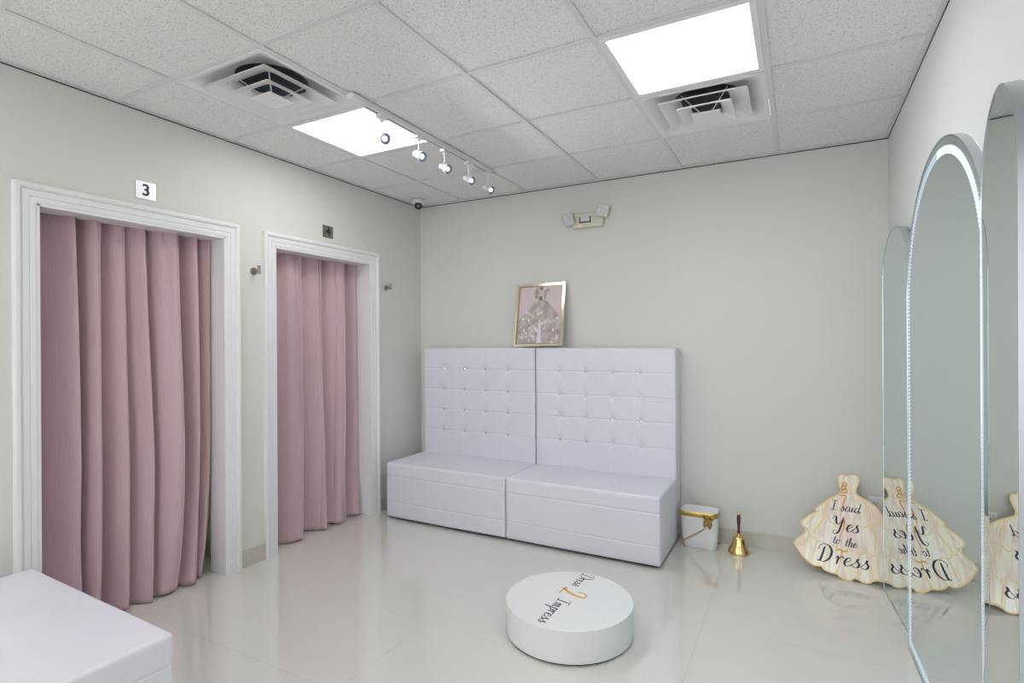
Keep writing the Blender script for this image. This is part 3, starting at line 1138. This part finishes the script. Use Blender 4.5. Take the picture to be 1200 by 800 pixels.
def make_bench(x, y, label):
    r = empty('banquette_bench', (x, y, 0))
    link('seat_base', base_me, None, r)
    link('backrest', back_me, None, r)
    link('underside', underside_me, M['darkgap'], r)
    for bx in BX:
        for bz in BZ:
            link('button', button_me, M['crystal'], r, (bx, 0.0075, bz))
    for fx in (0.06, BW - 0.06):
        for fy in (-0.44, 0.1):
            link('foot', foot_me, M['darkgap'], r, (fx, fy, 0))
    return tag(r, label, 'bench', 'white tufted banquettes')


make_bench(-2.872, 3.792, 'left white tufted high-back banquette, nearest the room corner')
make_bench(-1.804, 3.792, 'right white tufted high-back banquette, beside the small white bin')

# backless matching bench at the lower left
ott = empty('ottoman', (-1.812, 1.045, 0))
ott.rotation_euler = (0, 0, radians(-1.5))
o = link('cushion_body', base_me.copy(), None, ott, (-BW, 0, 0))
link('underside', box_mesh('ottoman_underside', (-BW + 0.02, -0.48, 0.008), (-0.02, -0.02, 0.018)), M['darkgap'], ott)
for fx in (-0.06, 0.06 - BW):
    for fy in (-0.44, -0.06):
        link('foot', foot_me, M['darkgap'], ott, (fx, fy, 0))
tag(ott, 'white leatherette backless bench cut off at the lower left corner', 'ottoman')

# ================================================================== framed picture on the benches
PW, PH, PD = 0.418, 0.505, 0.022
lean = math.asin(0.10 / PH)
pic = empty('framed_picture', (-1.800, 3.826, 1.3405))
pic.rotation_euler = (-lean, radians(-0.8), radians(-1))
tag(pic, 'gold framed painting of a woman in a ball gown leaning on top of the benches', 'framed picture')
fw = 0.017
bm = bmesh.new()
w2 = PW / 2
for prof in [((0, 0), (0, -PD), (fw, -PD), (fw, -PD + 0.008), (fw, 0))]:
    rows = []
    for a, d in prof:
        rows.append([bm.verts.new((-w2 + a, d, a)), bm.verts.new((w2 - a, d, a)), bm.verts.new((w2 - a, d, PH - a)), bm.verts.new((-w2 + a, d, PH - a))])
    for a, b in zip(rows, rows[1:] + rows[:1]):
        for i in range(4):
            j = (i + 1) % 4
            bm.faces.new((a[i], a[j], b[j], b[i]))
link('frame', bm_mesh('picture_frame', bm), M['gold'], pic)
bm = bmesh.new()
for lo, hi in (((-w2 + fw, -PD + 0.004, fw), (-w2 + fw + 0.006, -0.008, PH - fw)), ((w2 - fw - 0.004, -PD + 0.004, fw), (w2 - fw, -0.008, PH - fw)),
               ((-w2 + fw, -PD + 0.004, PH - fw - 0.004), (w2 - fw, -0.008, PH - fw)), ((-w2 + fw, -PD + 0.004, fw), (w2 - fw, -0.008, fw + 0.004))):
    add_box(bm, lo, hi)
link('inner_rim', bm_mesh('inner_rim', bm), M['golddark'], pic)
canvas = link('canvas', box_mesh('canvas', (-w2 + fw, -0.010, fw), (w2 - fw, -0.003, PH - fw)), M['blush'], pic)
# painted figure: thin paint layers, local x right, z up, y = towards the viewer
PM = Matrix.Translation((0, -0.010, 0)) @ Matrix.Rotation(pi / 2, 4, 'X')      # (x, y) -> (x, z)
W = w2 - fw - 0.0065
gown = [(-W, fw + 0.004), (W, fw + 0.004), (W, 0.215), (0.150, 0.262), (0.095, 0.325), (0.045, 0.372), (0.018, 0.385), (-0.018, 0.382), (-0.055, 0.355), (-0.105, 0.300), (-0.155, 0.248), (-W, 0.212)]
link('painted_gown', prism_mesh('painted_gown', gown, 0.0, 0.0006, PM), M['gown'], canvas)
bm = bmesh.new()
for k in range(30):
    a = random.uniform(-1, 1)
    z = random.uniform(0.05, 0.30)
    lim = min(W - 0.02, 0.03 + (0.37 - z) * 1.1)
    cx = a * lim
    s1, s2, rot = random.uniform(0.006, 0.017), random.uniform(0.005, 0.011), random.uniform(0, 3)
    pts = [(cx + s1 * cos(t) * cos(rot) - s2 * sin(t) * sin(rot), z + s1 * cos(t) * sin(rot) + s2 * sin(t) * cos(rot)) for t in [2 * pi * i / 10 for i in range(10)]]
    add_prism(bm, pts, 0.0006, 0.0009, PM)
add_prism(bm, [(-0.012, 0.028), (0.028, 0.026), (0.018, 0.16), (0.004, 0.24), (-0.006, 0.16)], 0.0006, 0.00085, PM)
link('painted_petals', bm_mesh('painted_petals', bm), M['pale'], canvas)
bm = bmesh.new()
add_prism(bm, [(-0.014, 0.380), (0.015, 0.380), (0.017, 0.400), (0.026, 0.428), (0.030, 0.446), (0.010, 0.455), (0.006, 0.470), (-0.004, 0.470), (-0.006, 0.454), (-0.022, 0.444), (-0.020, 0.425), (-0.013, 0.400)], 0.0006, 0.0011, PM)
link('painted_figure', bm_mesh('painted_figure', bm), M['skin'], canvas)
bm = bmesh.new()
add_prism(bm, [(0.002 + 0.015 * cos(t), 0.4695 + 0.0145 * sin(t)) for t in [2 * pi * i / 16 for i in range(16)]], 0.0006, 0.0014, PM)
link('painted_hair', bm_mesh('painted_hair', bm), M['taupe'], canvas)
bm = bmesh.new()
add_prism(bm, [(-0.017, 0.372), (0.016, 0.372), (0.014, 0.402), (-0.012, 0.404)], 0.0007, 0.0013, PM)
link('painted_bodice', bm_mesh('painted_bodice', bm), M['taupe'], canvas)
bm = bmesh.new()
for cx, cz in [(-0.04, 0.45), (-0.052, 0.43), (-0.035, 0.42), (-0.045, 0.405), (-0.028, 0.44), (-0.032, 0.395), (0.038, 0.438), (0.055, 0.452), (0.044, 0.42), (0.034, 0.405), (0.065, 0.447), (-0.036, 0.462), (0.04, 0.393)]:
    for a in range(4):
        t = radians(90 * a + 30 + cx * 900)
        add_prism(bm, [(cx, cz), (cx + 0.009 * cos(t - 0.5), cz + 0.009 * sin(t - 0.5)), (cx + 0.015 * cos(t), cz + 0.015 * sin(t)), (cx + 0.009 * cos(t + 0.5), cz + 0.009 * sin(t + 0.5))], 0.0008, 0.0014, PM)
link('painted_sprigs', bm_mesh('painted_sprigs', bm), M['flower'], canvas)

# ================================================================== round podium
PC = Vector((-0.980, 2.420, 0))
pod = empty('display_podium', PC)
tag(pod, 'low round white podium with script lettering in the middle of the floor', 'podium')
link('drum', lathe_mesh('podium_drum', [(0, 0.008), (0.300, 0.008), (0.302, 0.010), (0.302, 0.1485), (0.3005, 0.150), (0, 0.150)], 128), M['podium'], pod)
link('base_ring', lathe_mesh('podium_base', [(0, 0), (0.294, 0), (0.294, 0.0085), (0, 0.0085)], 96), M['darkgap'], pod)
# lettering frame: reading direction -Y, letter tops towards +X
TM = Matrix.Translation((0, 0, 0.1501)) @ Matrix(((0, 1, 0, 0), (-1, 0, 0, 0), (0, 0, 1, 0), (0, 0, 0, 1)))
bm = bmesh.new()
add_script(bm, 'Dress', -0.290, -0.040, 0.0340, 0.0030, 0.0070, TM, 0.12, 0, 0.0004, 1.0)
link('lettering', bm_mesh('podium_lettering', bm), M['script'], pod)
bm = bmesh.new()
add_script(bm, 'Impress', 0.020, -0.044, 0.0350, 0.0030, 0.0075, TM, 0.12, 0, 0.0004, 1.14)
link('lettering', bm_mesh('podium_lettering', bm), M['script'], pod)
bm = bmesh.new()
add_script(bm, '2', -0.088, -0.070, 0.069, 0.0080, 0.0165, TM, 0.04, 0, 0.0004, 0.98)
link('numeral', bm_mesh('podium_numeral', bm), M['goldink'], pod)

# ================================================================== small bin
bin_ = empty('waste_bin', (-0.592, 3.808, 0))
tag(bin_, 'small white embossed bin with a gold ribbon band and bow beside the right bench', 'bin')


def rrect(a, b, r, n=8):
    pts = []
    for cx, cy, a0 in ((1, 1, 0), (-1, 1, 90), (-1, -1, 180), (1, -1, 270)):
        for k in range(n + 1):
            t = radians(a0 + 90 * k / n)
            pts.append((cx * (a - r) + r * cos(t), cy * (b - r) + r * sin(t)))
    return pts


def loft(name, secs, cap0=False, cap1=False):
    bm = bmesh.new()
    rings = [[bm.verts.new((x, y, z)) for x, y in rrect(a, b, r)] for a, b, r, z in secs]
    for A, B in zip(rings, rings[1:]):
        n = len(A)
        for i in range(n):
            bm.faces.new((A[i], A[(i + 1) % n], B[(i + 1) % n], B[i]))
    if cap0:
        bm.faces.new(rings[0])
    if cap1:
        bm.faces.new(rings[-1])
    return smooth_by_angle(bm_mesh(name, bm), 50)


def bin_dim(z):
    t = z / 0.25
    return 0.108 + 0.012 * t, 0.060 + 0.007 * t, 0.036 + 0.006 * t


link('bucket', loft('bin_bucket', [(*[v * 0.93 for v in bin_dim(0)], 0.0)] + [(*bin_dim(z), z) for z in (0.006, 0.05, 0.1, 0.15, 0.2, 0.25)], True), M['embossed'], bin_)
link('liner', loft('bin_liner', [(*bin_dim(0.25), 0.25), (*[v - 0.004 for v in bin_dim(0.25)], 0.252), (*[v - 0.007 for v in bin_dim(0.25)], 0.248), (*[v - 0.008 for v in bin_dim(0.02)], 0.012)], False, True), M['inner'], bin_)
link('ribbon_band', loft('bin_band', [(*[v + 0.0004 for v in bin_dim(0.210)], 0.210), (*[v + 0.002 for v in bin_dim(0.212)], 0.212), (*[v + 0.002 for v in bin_dim(0.242)], 0.242), (*[v + 0.0004 for v in bin_dim(0.244)], 0.244)]), M['ribbon'], bin_)
fy = -0.066


def leaf(bm, base, tip, width, bulge, n=10):
    base, tip = Vector(base), Vector(tip)
    d = tip - base
    L = d.length
    d.normalize()
    s = d.cross(Vector((0, -1, 0))).normalized()
    rows = []
    for i in range(n + 1):
        t = i / n
        w = width * sin(pi * min(0.98, max(0.04, t)) ** 0.75)
        c = base + d * L * t + Vector((0, -1, 0)) * bulge * sin(pi * t)
        rows.append([bm.verts.new(c + s * w * k + Vector((0, 1, 0)) * (abs(k) ** 2) * width * 0.45 + Vector((0, -1, 0)) * 0.0025 * sin(9 * t + 4 * k)) for k in (-1, -0.5, 0, 0.5, 1)])
    for a, b in zip(rows, rows[1:]):
        for i in range(4):
            bm.faces.new((a[i], a[i + 1], b[i + 1], b[i]))


bm = bmesh.new()
leaf(bm, (0.070, fy - 0.004, 0.205), (0.022, fy - 0.006, 0.235), 0.017, 0.014)
leaf(bm, (0.064, fy - 0.004, 0.205), (0.108, fy - 0.002, 0.236), 0.016, 0.016)
leaf(bm, (0.064, fy - 0.004, 0.208), (0.032, fy - 0.006, 0.150), 0.018, 0.012)
leaf(bm, (0.062, fy - 0.004, 0.205), (0.072, fy - 0.004, 0.140), 0.019, 0.016)
leaf(bm, (0.060, fy - 0.006, 0.212), (0.084, fy - 0.006, 0.170), 0.012, 0.020)
bmesh.ops.solidify(bm, geom=bm.faces[:], thickness=0.0012)
add_lathe(bm, [(0, -0.009), (0.007, -0.006), (0.0105, 0), (0.007, 0.006), (0, 0.009)], Matrix.Translation((0.064, fy - 0.012, 0.205)), 16)
link('bow', smooth_by_angle(bm_mesh('bin_bow', bm), 60), M['ribbon'], bin_)
bm = bmesh.new()
for off in (0, 0.007):
    pts = []
    for k in range(15):
        t = k / 14
        x = 0.045 - 0.148 * t
        z = 0.152 - 0.112 * t ** 0.75 + off * sin(pi * t) * 1.4
        a, b, r = bin_dim(max(0.03, z))
        yy = -b
        if abs(x) > a - r:
            q = min(1, (abs(x) - (a - r)) / r)
            yy = -(b - r) - r * sqrt(max(0, 1 - q * q))
        pts.append((x, yy - 0.001, z))
    add_tube(bm, pts, 0.0026, 6)
link('cord', bm_mesh('bin_cord', bm), M['ribbon'], bin_)

# ================================================================== hand bell
bell = empty('hand_bell', (-0.350, 3.800, 0))
tag(bell, 'brass hand bell with a dark red wooden handle standing by the back wall', 'bell')
link('body', lathe_mesh('bell_body', [(0.055, 0.006), (0.062, 0.000), (0.065, 0.002), (0.066, 0.009), (0.062, 0.020), (0.052, 0.036), (0.043, 0.056), (0.038, 0.076), (0.0355, 0.092),
                                      (0.032, 0.101), (0.024, 0.107), (0.014, 0.110), (0.012, 0.116), (0.015, 0.121), (0.010, 0.127), (0.0, 0.128)], 56, deg=50), M['brass'], bell)
link('handle', lathe_mesh('bell_handle', [(0, 0.126), (0.0085, 0.126), (0.0105, 0.131), (0.0085, 0.137), (0.0080, 0.150), (0.0095, 0.175), (0.0118, 0.205), (0.0122, 0.225), (0.0100, 0.243), (0.0085, 0.249), (0, 0.250)], 32, deg=50), M['rosewood'], bell)
link('cap', lathe_mesh('bell_cap', [(0, 0.249), (0.0085, 0.249), (0.0090, 0.256), (0.0065, 0.262), (0.0, 0.266)], 24, deg=50), M['brass'], bell)

# ================================================================== cut-out dress sign
SL = radians(27)
SY = radians(4)
sg = empty('dress_sign', (0.235, 3.64, 0.003))
lxv = Vector((cos(SY), -sin(SY), 0))
n0v = Vector((sin(SY), cos(SY), 0))
lyv = n0v * sin(SL) + Vector((0, 0, cos(SL)))
nv = lxv.cross(lyv)                     # towards the room
sg.rotation_euler = Matrix((lxv, lyv, nv)).transposed().to_euler()
tag(sg, 'cut-out ball gown sign with navy script propped in the right corner', 'sign')
half = [(0.012, 0.604), (-0.006, 0.604), (-0.024, 0.609), (-0.038, 0.596), (-0.040, 0.578), (-0.034, 0.552), (-0.025, 0.522), (-0.027, 0.500), (-0.050, 0.473), (-0.078, 0.456), (-0.104, 0.434),
        (-0.128, 0.412), (-0.148, 0.392), (-0.158, 0.376), (-0.154, 0.360), (-0.168, 0.350), (-0.185, 0.338), (-0.206, 0.320), (-0.222, 0.304), (-0.234, 0.286), (-0.228, 0.266), (-0.210, 0.252), (-0.200, 0.248),
        (-0.212, 0.228), (-0.228, 0.208), (-0.246, 0.190), (-0.262, 0.170), (-0.268, 0.150), (-0.256, 0.132), (-0.238, 0.108), (-0.218, 0.084), (-0.192, 0.062), (-0.168, 0.048), (-0.148, 0.045),
        (-0.124, 0.050), (-0.112, 0.036), (-0.092, 0.026), (-0.068, 0.022), (-0.048, 0.022), (-0.030, 0.010), (-0.010, 0.000), (0.012, -0.002), (0.026, 0.002)]
neckr = [(0.026, 0.610), (0.045, 0.614), (0.061, 0.607), (0.068, 0.592), (0.064, 0.561), (0.050, 0.527), (0.051, 0.503), (0.066, 0.486), (0.107, 0.466), (0.130, 0.450), (0.152, 0.432), (0.168, 0.408), (0.180, 0.384), (0.180, 0.368)]
tail = [(0.036, 0.014), (0.058, 0.014), (0.076, 0.006), (0.094, 0.002), (0.114, 0.008), (0.130, 0.022), (0.148, 0.030), (0.166, 0.026), (0.180, 0.032), (0.194, 0.052), (0.208, 0.084), (0.220, 0.112), (0.228, 0.140), (0.222, 0.170),
        (0.208, 0.200), (0.190, 0.236), (0.196, 0.256), (0.206, 0.278), (0.208, 0.300), (0.198, 0.326), (0.186, 0.346)]
outline = half + tail + neckr[::-1]
pts2 = catmull(outline + outline[:1], 3)[:-1]
outl = [(p.x, p.y) for p in pts2]
zmin = min(q[1] for q in outl)
bm = bmesh.new()
add_prism(bm, [(x, y - zmin) for x, y in outl], -0.006, 0.0)
board = bm_mesh('sign_board', bm)
board.materials.append(M['satin'])
board.materials.append(M['signedge'])
for p in board.polygons:
    if abs(p.normal.z) < 0.5:
        p.material_index = 1
link('board', board, None, sg)
SO = Matrix.Translation((0, -zmin, 0.0001))


def ink_lines(name, lines, w, m, z=0.0004):
    bm = bmesh.new()
    for ln in lines:
        add_ribbon(bm, catmull(ln, 5), lambda d, t: w * (0.5 + 0.8 * sin(pi * t)), 0, z, SO)
    return link(name, bm_mesh(name, bm), m, sg)


bm = bmesh.new()
cl = [Vector((x, y, 0)) for x, y in outl]
c_in = cl + cl[:2]
add_ribbon(bm, [p * 1.0 for p in c_in], lambda d, t: 0.0085, 0, 0.0003, Matrix.Translation((0, -zmin, 0.0001)))
link('edge_line', bm_mesh('edge_line', bm), M['softgold'], sg)
ink_lines('ruffle_lines', [
    [(-0.154, 0.360), (-0.125, 0.372), (-0.112, 0.352), (-0.092, 0.345), (-0.085, 0.318), (-0.045, 0.300), (-0.010, 0.318), (0.02, 0.300), (0.05, 0.322), (0.09, 0.305), (0.12, 0.33), (0.165, 0.345), (0.186, 0.346)],
    [(-0.200, 0.248), (-0.190, 0.215), (-0.165, 0.210), (-0.150, 0.185), (-0.120, 0.192), (-0.095, 0.160), (-0.06, 0.178), (-0.02, 0.150), (0.02, 0.172), (0.06, 0.148), (0.10, 0.170), (0.14, 0.155), (0.19, 0.236)],
    [(-0.112, 0.352), (-0.130, 0.300), (-0.165, 0.240), (-0.190, 0.215)], [(-0.154, 0.360), (-0.175, 0.320), (-0.212, 0.270)],
    [(-0.150, 0.185), (-0.165, 0.120), (-0.190, 0.062)], [(-0.190, 0.215), (-0.220, 0.160), (-0.255, 0.140)],
    [(-0.050, 0.473), (-0.090, 0.430), (-0.118, 0.375)], [(0.066, 0.486), (0.10, 0.44), (0.12, 0.39), (0.12, 0.33)],
    [(0.12, 0.33), (0.145, 0.26), (0.14, 0.155)], [(0.10, 0.17), (0.12, 0.1), (0.13, 0.022)], [(-0.095, 0.16), (-0.10, 0.1), (-0.124, 0.05)],
    [(-0.04, 0.56), (-0.02, 0.50), (0.012, 0.492), (0.045, 0.503)], [(0.012, 0.604), (0.010, 0.55), (0.012, 0.492)],
    [(-0.02, 0.15), (-0.03, 0.08), (-0.048, 0.022)], [(0.06, 0.148), (0.06, 0.08), (0.058, 0.014)]], 0.0050, M['softgold'])
ink_lines('lacing', [
    [(-0.024, 0.552), (-0.004, 0.562), (0.002, 0.545), (-0.018, 0.535), (-0.022, 0.515), (0.0, 0.520), (0.004, 0.500), (-0.018, 0.498), (-0.028, 0.485)],
    [(-0.008, 0.562), (-0.020, 0.548), (0.0, 0.535), (-0.012, 0.518), (-0.026, 0.500)], [(-0.04, 0.482), (-0.02, 0.478), (0.0, 0.478), (-0.012, 0.440), (-0.020, 0.400), (-0.028, 0.355)],
    [(-0.018, 0.340), (-0.006, 0.320), (-0.024, 0.318), (-0.010, 0.335), (-0.012, 0.290), (-0.024, 0.250), (-0.034, 0.222)], [(-0.052, 0.150), (-0.030, 0.160), (-0.008, 0.152), (0.012, 0.160)],
    [(-0.020, 0.158), (-0.026, 0.120), (-0.044, 0.095)]], 0.0055, M['orange'], 0.0005)
bm = bmesh.new()
add_script(bm, 'I', -0.082, 0.385, 0.031, 0.0026, 0.0068, SO, 0.12, 0, 0.0009)
add_script(bm, 'said', -0.030, 0.386, 0.0285, 0.0024, 0.0064, SO, 0.18, 0, 0.0009, 1.02)
link('lettering', bm_mesh('sign_lettering', bm), M['navy'], sg)
bm = bmesh.new()
add_script(bm, 'Y', -0.066, 0.268, 0.0400, 0.0032, 0.0112, SO, 0.12, 0, 0.0009)
add_script(bm, 'es', -0.002, 0.268, 0.0420, 0.0032, 0.0106, SO, 0.16, 0, 0.0009, 1.05)
link('lettering', bm_mesh('sign_lettering', bm), M['navy'], sg)
bm = bmesh.new()
add_script(bm, 'to', -0.068, 0.190, 0.0250, 0.0024, 0.0060, SO, 0.16, 0, 0.0009, 1.02)
add_script(bm, 'the', -0.006, 0.184, 0.0250, 0.0024, 0.0060, SO, 0.16, 0, 0.0009, 1.0)
link('lettering', bm_mesh('sign_lettering', bm), M['navy'], sg)
bm = bmesh.new()
add_script(bm, 'D', -0.145, 0.077, 0.0470, 0.0036, 0.0125, SO, 0.10, 0, 0.0009, 0.92)
add_script(bm, 'ress', -0.058, 0.074, 0.0460, 0.0034, 0.0120, SO, 0.16, 0, 0.0009, 1.24)
link('lettering', bm_mesh('sign_lettering', bm), M['navy'], sg)

# ------------------------------------------------------------------ wall outlet
ol = empty('wall_outlet', (0.410, YB, 0.366))
tag(ol, 'white duplex wall outlet just above the baseboard behind the dress sign', 'outlet')
link('cover_plate', box_mesh('outlet_plate', (-0.036, -0.006, -0.058), (0.036, 0, 0.058), 0.002), M['outlet'], ol)
for zc in (-0.021, 0.021):
    bm = bmesh.new()
    add_prism(bm, rrect(0.0165, 0.0145, 0.008), 0, 0.002, Matrix.Translation((0, -0.006, zc)) @ Matrix.Rotation(pi / 2, 4, 'X'))
    s = link('socket', bm_mesh('socket', bm), M['outlet'], ol)
    link('slot', boxes_mesh('socket_slots', [((-0.0075, -0.0086, zc + 0.000), (-0.0055, -0.0079, zc + 0.008)), ((0.0055, -0.0086, zc + 0.001), (0.0075, -0.0079, zc + 0.007)),
                                             ((-0.002, -0.0086, zc - 0.009), (0.002, -0.0079, zc - 0.005))]), M['ink'], s)


# ================================================================== arched mirrors
def arch(w, h, inset=0.0, n=40):
    """closed outline in the (s, z) plane; s along the wall, base at z=inset"""
    r = w / 2 - inset
    zc = h - w / 2
    pts = [(-r, inset), (r, inset)]
    pts += [(r, inset + (zc - inset) * k / 24) for k in range(1, 24)]
    pts += [(r * cos(pi * k / n), zc + r * sin(pi * k / n)) for k in range(n + 1)]
    pts += [(-r, zc - (zc - inset) * k / 24) for k in range(1, 24)]
    return pts


def ring_mesh(name, A, B, x0, x1):
    """solid ring between outlines A and B; local x is depth (negative towards the room)"""
    bm = bmesh.new()
    n = len(A)
    L = [[bm.verts.new((x, s, z)) for s, z in P] for P, x in ((A, x0), (B, x0), (B, x1), (A, x1))]
    for a, b in zip(L, L[1:] + L[:1]):
        for i in range(n):
            j = (i + 1) % n
            bm.faces.new((a[i], a[j], b[j], b[i]))
    return smooth_by_angle(bm_mesh(name, bm), 35)


def plate_mesh(name, A, x0, x1):
    bm = bmesh.new()
    a = [bm.verts.new((x0, s, z)) for s, z in A]
    b = [bm.verts.new((x1, s, z)) for s, z in A]
    bm.faces.new(a)
    bm.faces.new(b)
    n = len(A)
    for i in range(n):
        bm.faces.new((a[i], a[(i + 1) % n], b[(i + 1) % n], b[i]))
    return bm_mesh(name, bm)


def led_ring(name, w, h, i0, i1, x0, x1, pitch=0.0165):
    """thin strip subdivided finely, 'diode' attribute alternates bright dots along its length"""
    pts0, pts1, dist = [], [], []
    r0, r1 = w / 2 - i0, w / 2 - i1
    zc = h - w / 2
    d = 0.0
    step = pitch / 4
    segs = []

    def inner_z(z):
        return i1 + (z - i0) * (zc - i1) / (zc - i0)
    nb = int(2 * r0 / step)
    for k in range(nb):                       # along the bottom
        q = 1 - 2 * k / nb
        segs.append((r0 * q, r1 * q, i0, i1, d)); d += step
    ns = int((zc - i0) / step)
    for k in range(ns):                       # up one side
        z = i0 + (zc - i0) * k / ns
        segs.append((-r0, -r1, z, inner_z(z), d)); d += step
    n = int(pi * r0 / step)
    for k in range(n):                        # over the arch
        a = pi - pi * k / n
        segs.append((r0 * cos(a), r1 * cos(a), zc + r0 * sin(a), zc + r1 * sin(a), d)); d += step
    for k in range(ns):                       # down the other side
        z = zc - (zc - i0) * k / ns
        segs.append((r0, r1, z, inner_z(z), d)); d += step
    V, F, att = [], [], []
    for s0, s1, z0, z1, dd in segs:
        V += [(x0, s0, z0), (x0, s1, z1), (x1, s0, z0), (x1, s1, z1)]
        v = 0.5 + 0.5 * cos(2 * pi * dd / pitch)
        near = 1.0 if s0 < 0 else 0.0  # viewer-side dots baked brighter, standing in for the grazing-angle glow
        att += [v ** 2 * (0.25 + 0.75 * near)] * 4
    for i in range(len(segs)):
        a, b = i * 4, ((i + 1) % len(segs)) * 4
        F += [(a, b, b + 1, a + 1), (a + 2, a + 3, b + 3, b + 2), (a, a + 2, b + 2, b), (a + 1, b + 1, b + 3, a + 3)]
    me = bpy.data.meshes.new(name)
    me.from_pydata(V, [], F)
    at = me.attributes.new('diode', 'FLOAT', 'POINT')
    for i, v in enumerate(att):
        at.data[i].value = v
    return me


def make_mirror(cx, cy, th, w, h, depth, rim, label, led=False):
    r = empty('arched_mirror', (cx, cy, 0), (0, 0, radians(th)))
    link('frame', ring_mesh('mirror_frame', arch(w, h, 0), arch(w, h, rim), -0.0015, depth), M['chrome'], r)
    link('glass', plate_mesh('mirror_glass', arch(w, h, rim * 0.9), 0.0, 0.005), M['mirror'], r)
    link('backing', plate_mesh('mirror_backing', arch(w, h, rim * 0.9), depth - 0.004, depth - 0.001), M['white'], r)
    if led:
        link('light_strip', led_ring('light_strip', w, h, 0.034, 0.061, -0.0012, -0.0001), M['led'], r)
        link('back_light', ring_mesh('back_light', arch(w, h, 0.006), arch(w, h, 0.014), depth + 0.0005, depth + 0.005), M['backled'], r)
    return tag(r, label, 'mirror', 'tall arched mirrors')


make_mirror(0.431, 3.345, 5.0, 0.50, 1.955, 0.026, 0.006, 'narrow unlit silver arched mirror nearest the back wall, beside the dress sign')
make_mirror(0.443, 2.432, 1.5, 1.08, 2.09, 0.026, 0.008, 'wide arched mirror with a glowing LED border, middle of the three', led=True)
make_mirror(0.403, 1.622, -6.6, 0.50, 1.955, 0.028, 0.006, 'narrow silver arched mirror nearest the viewer at the right edge')
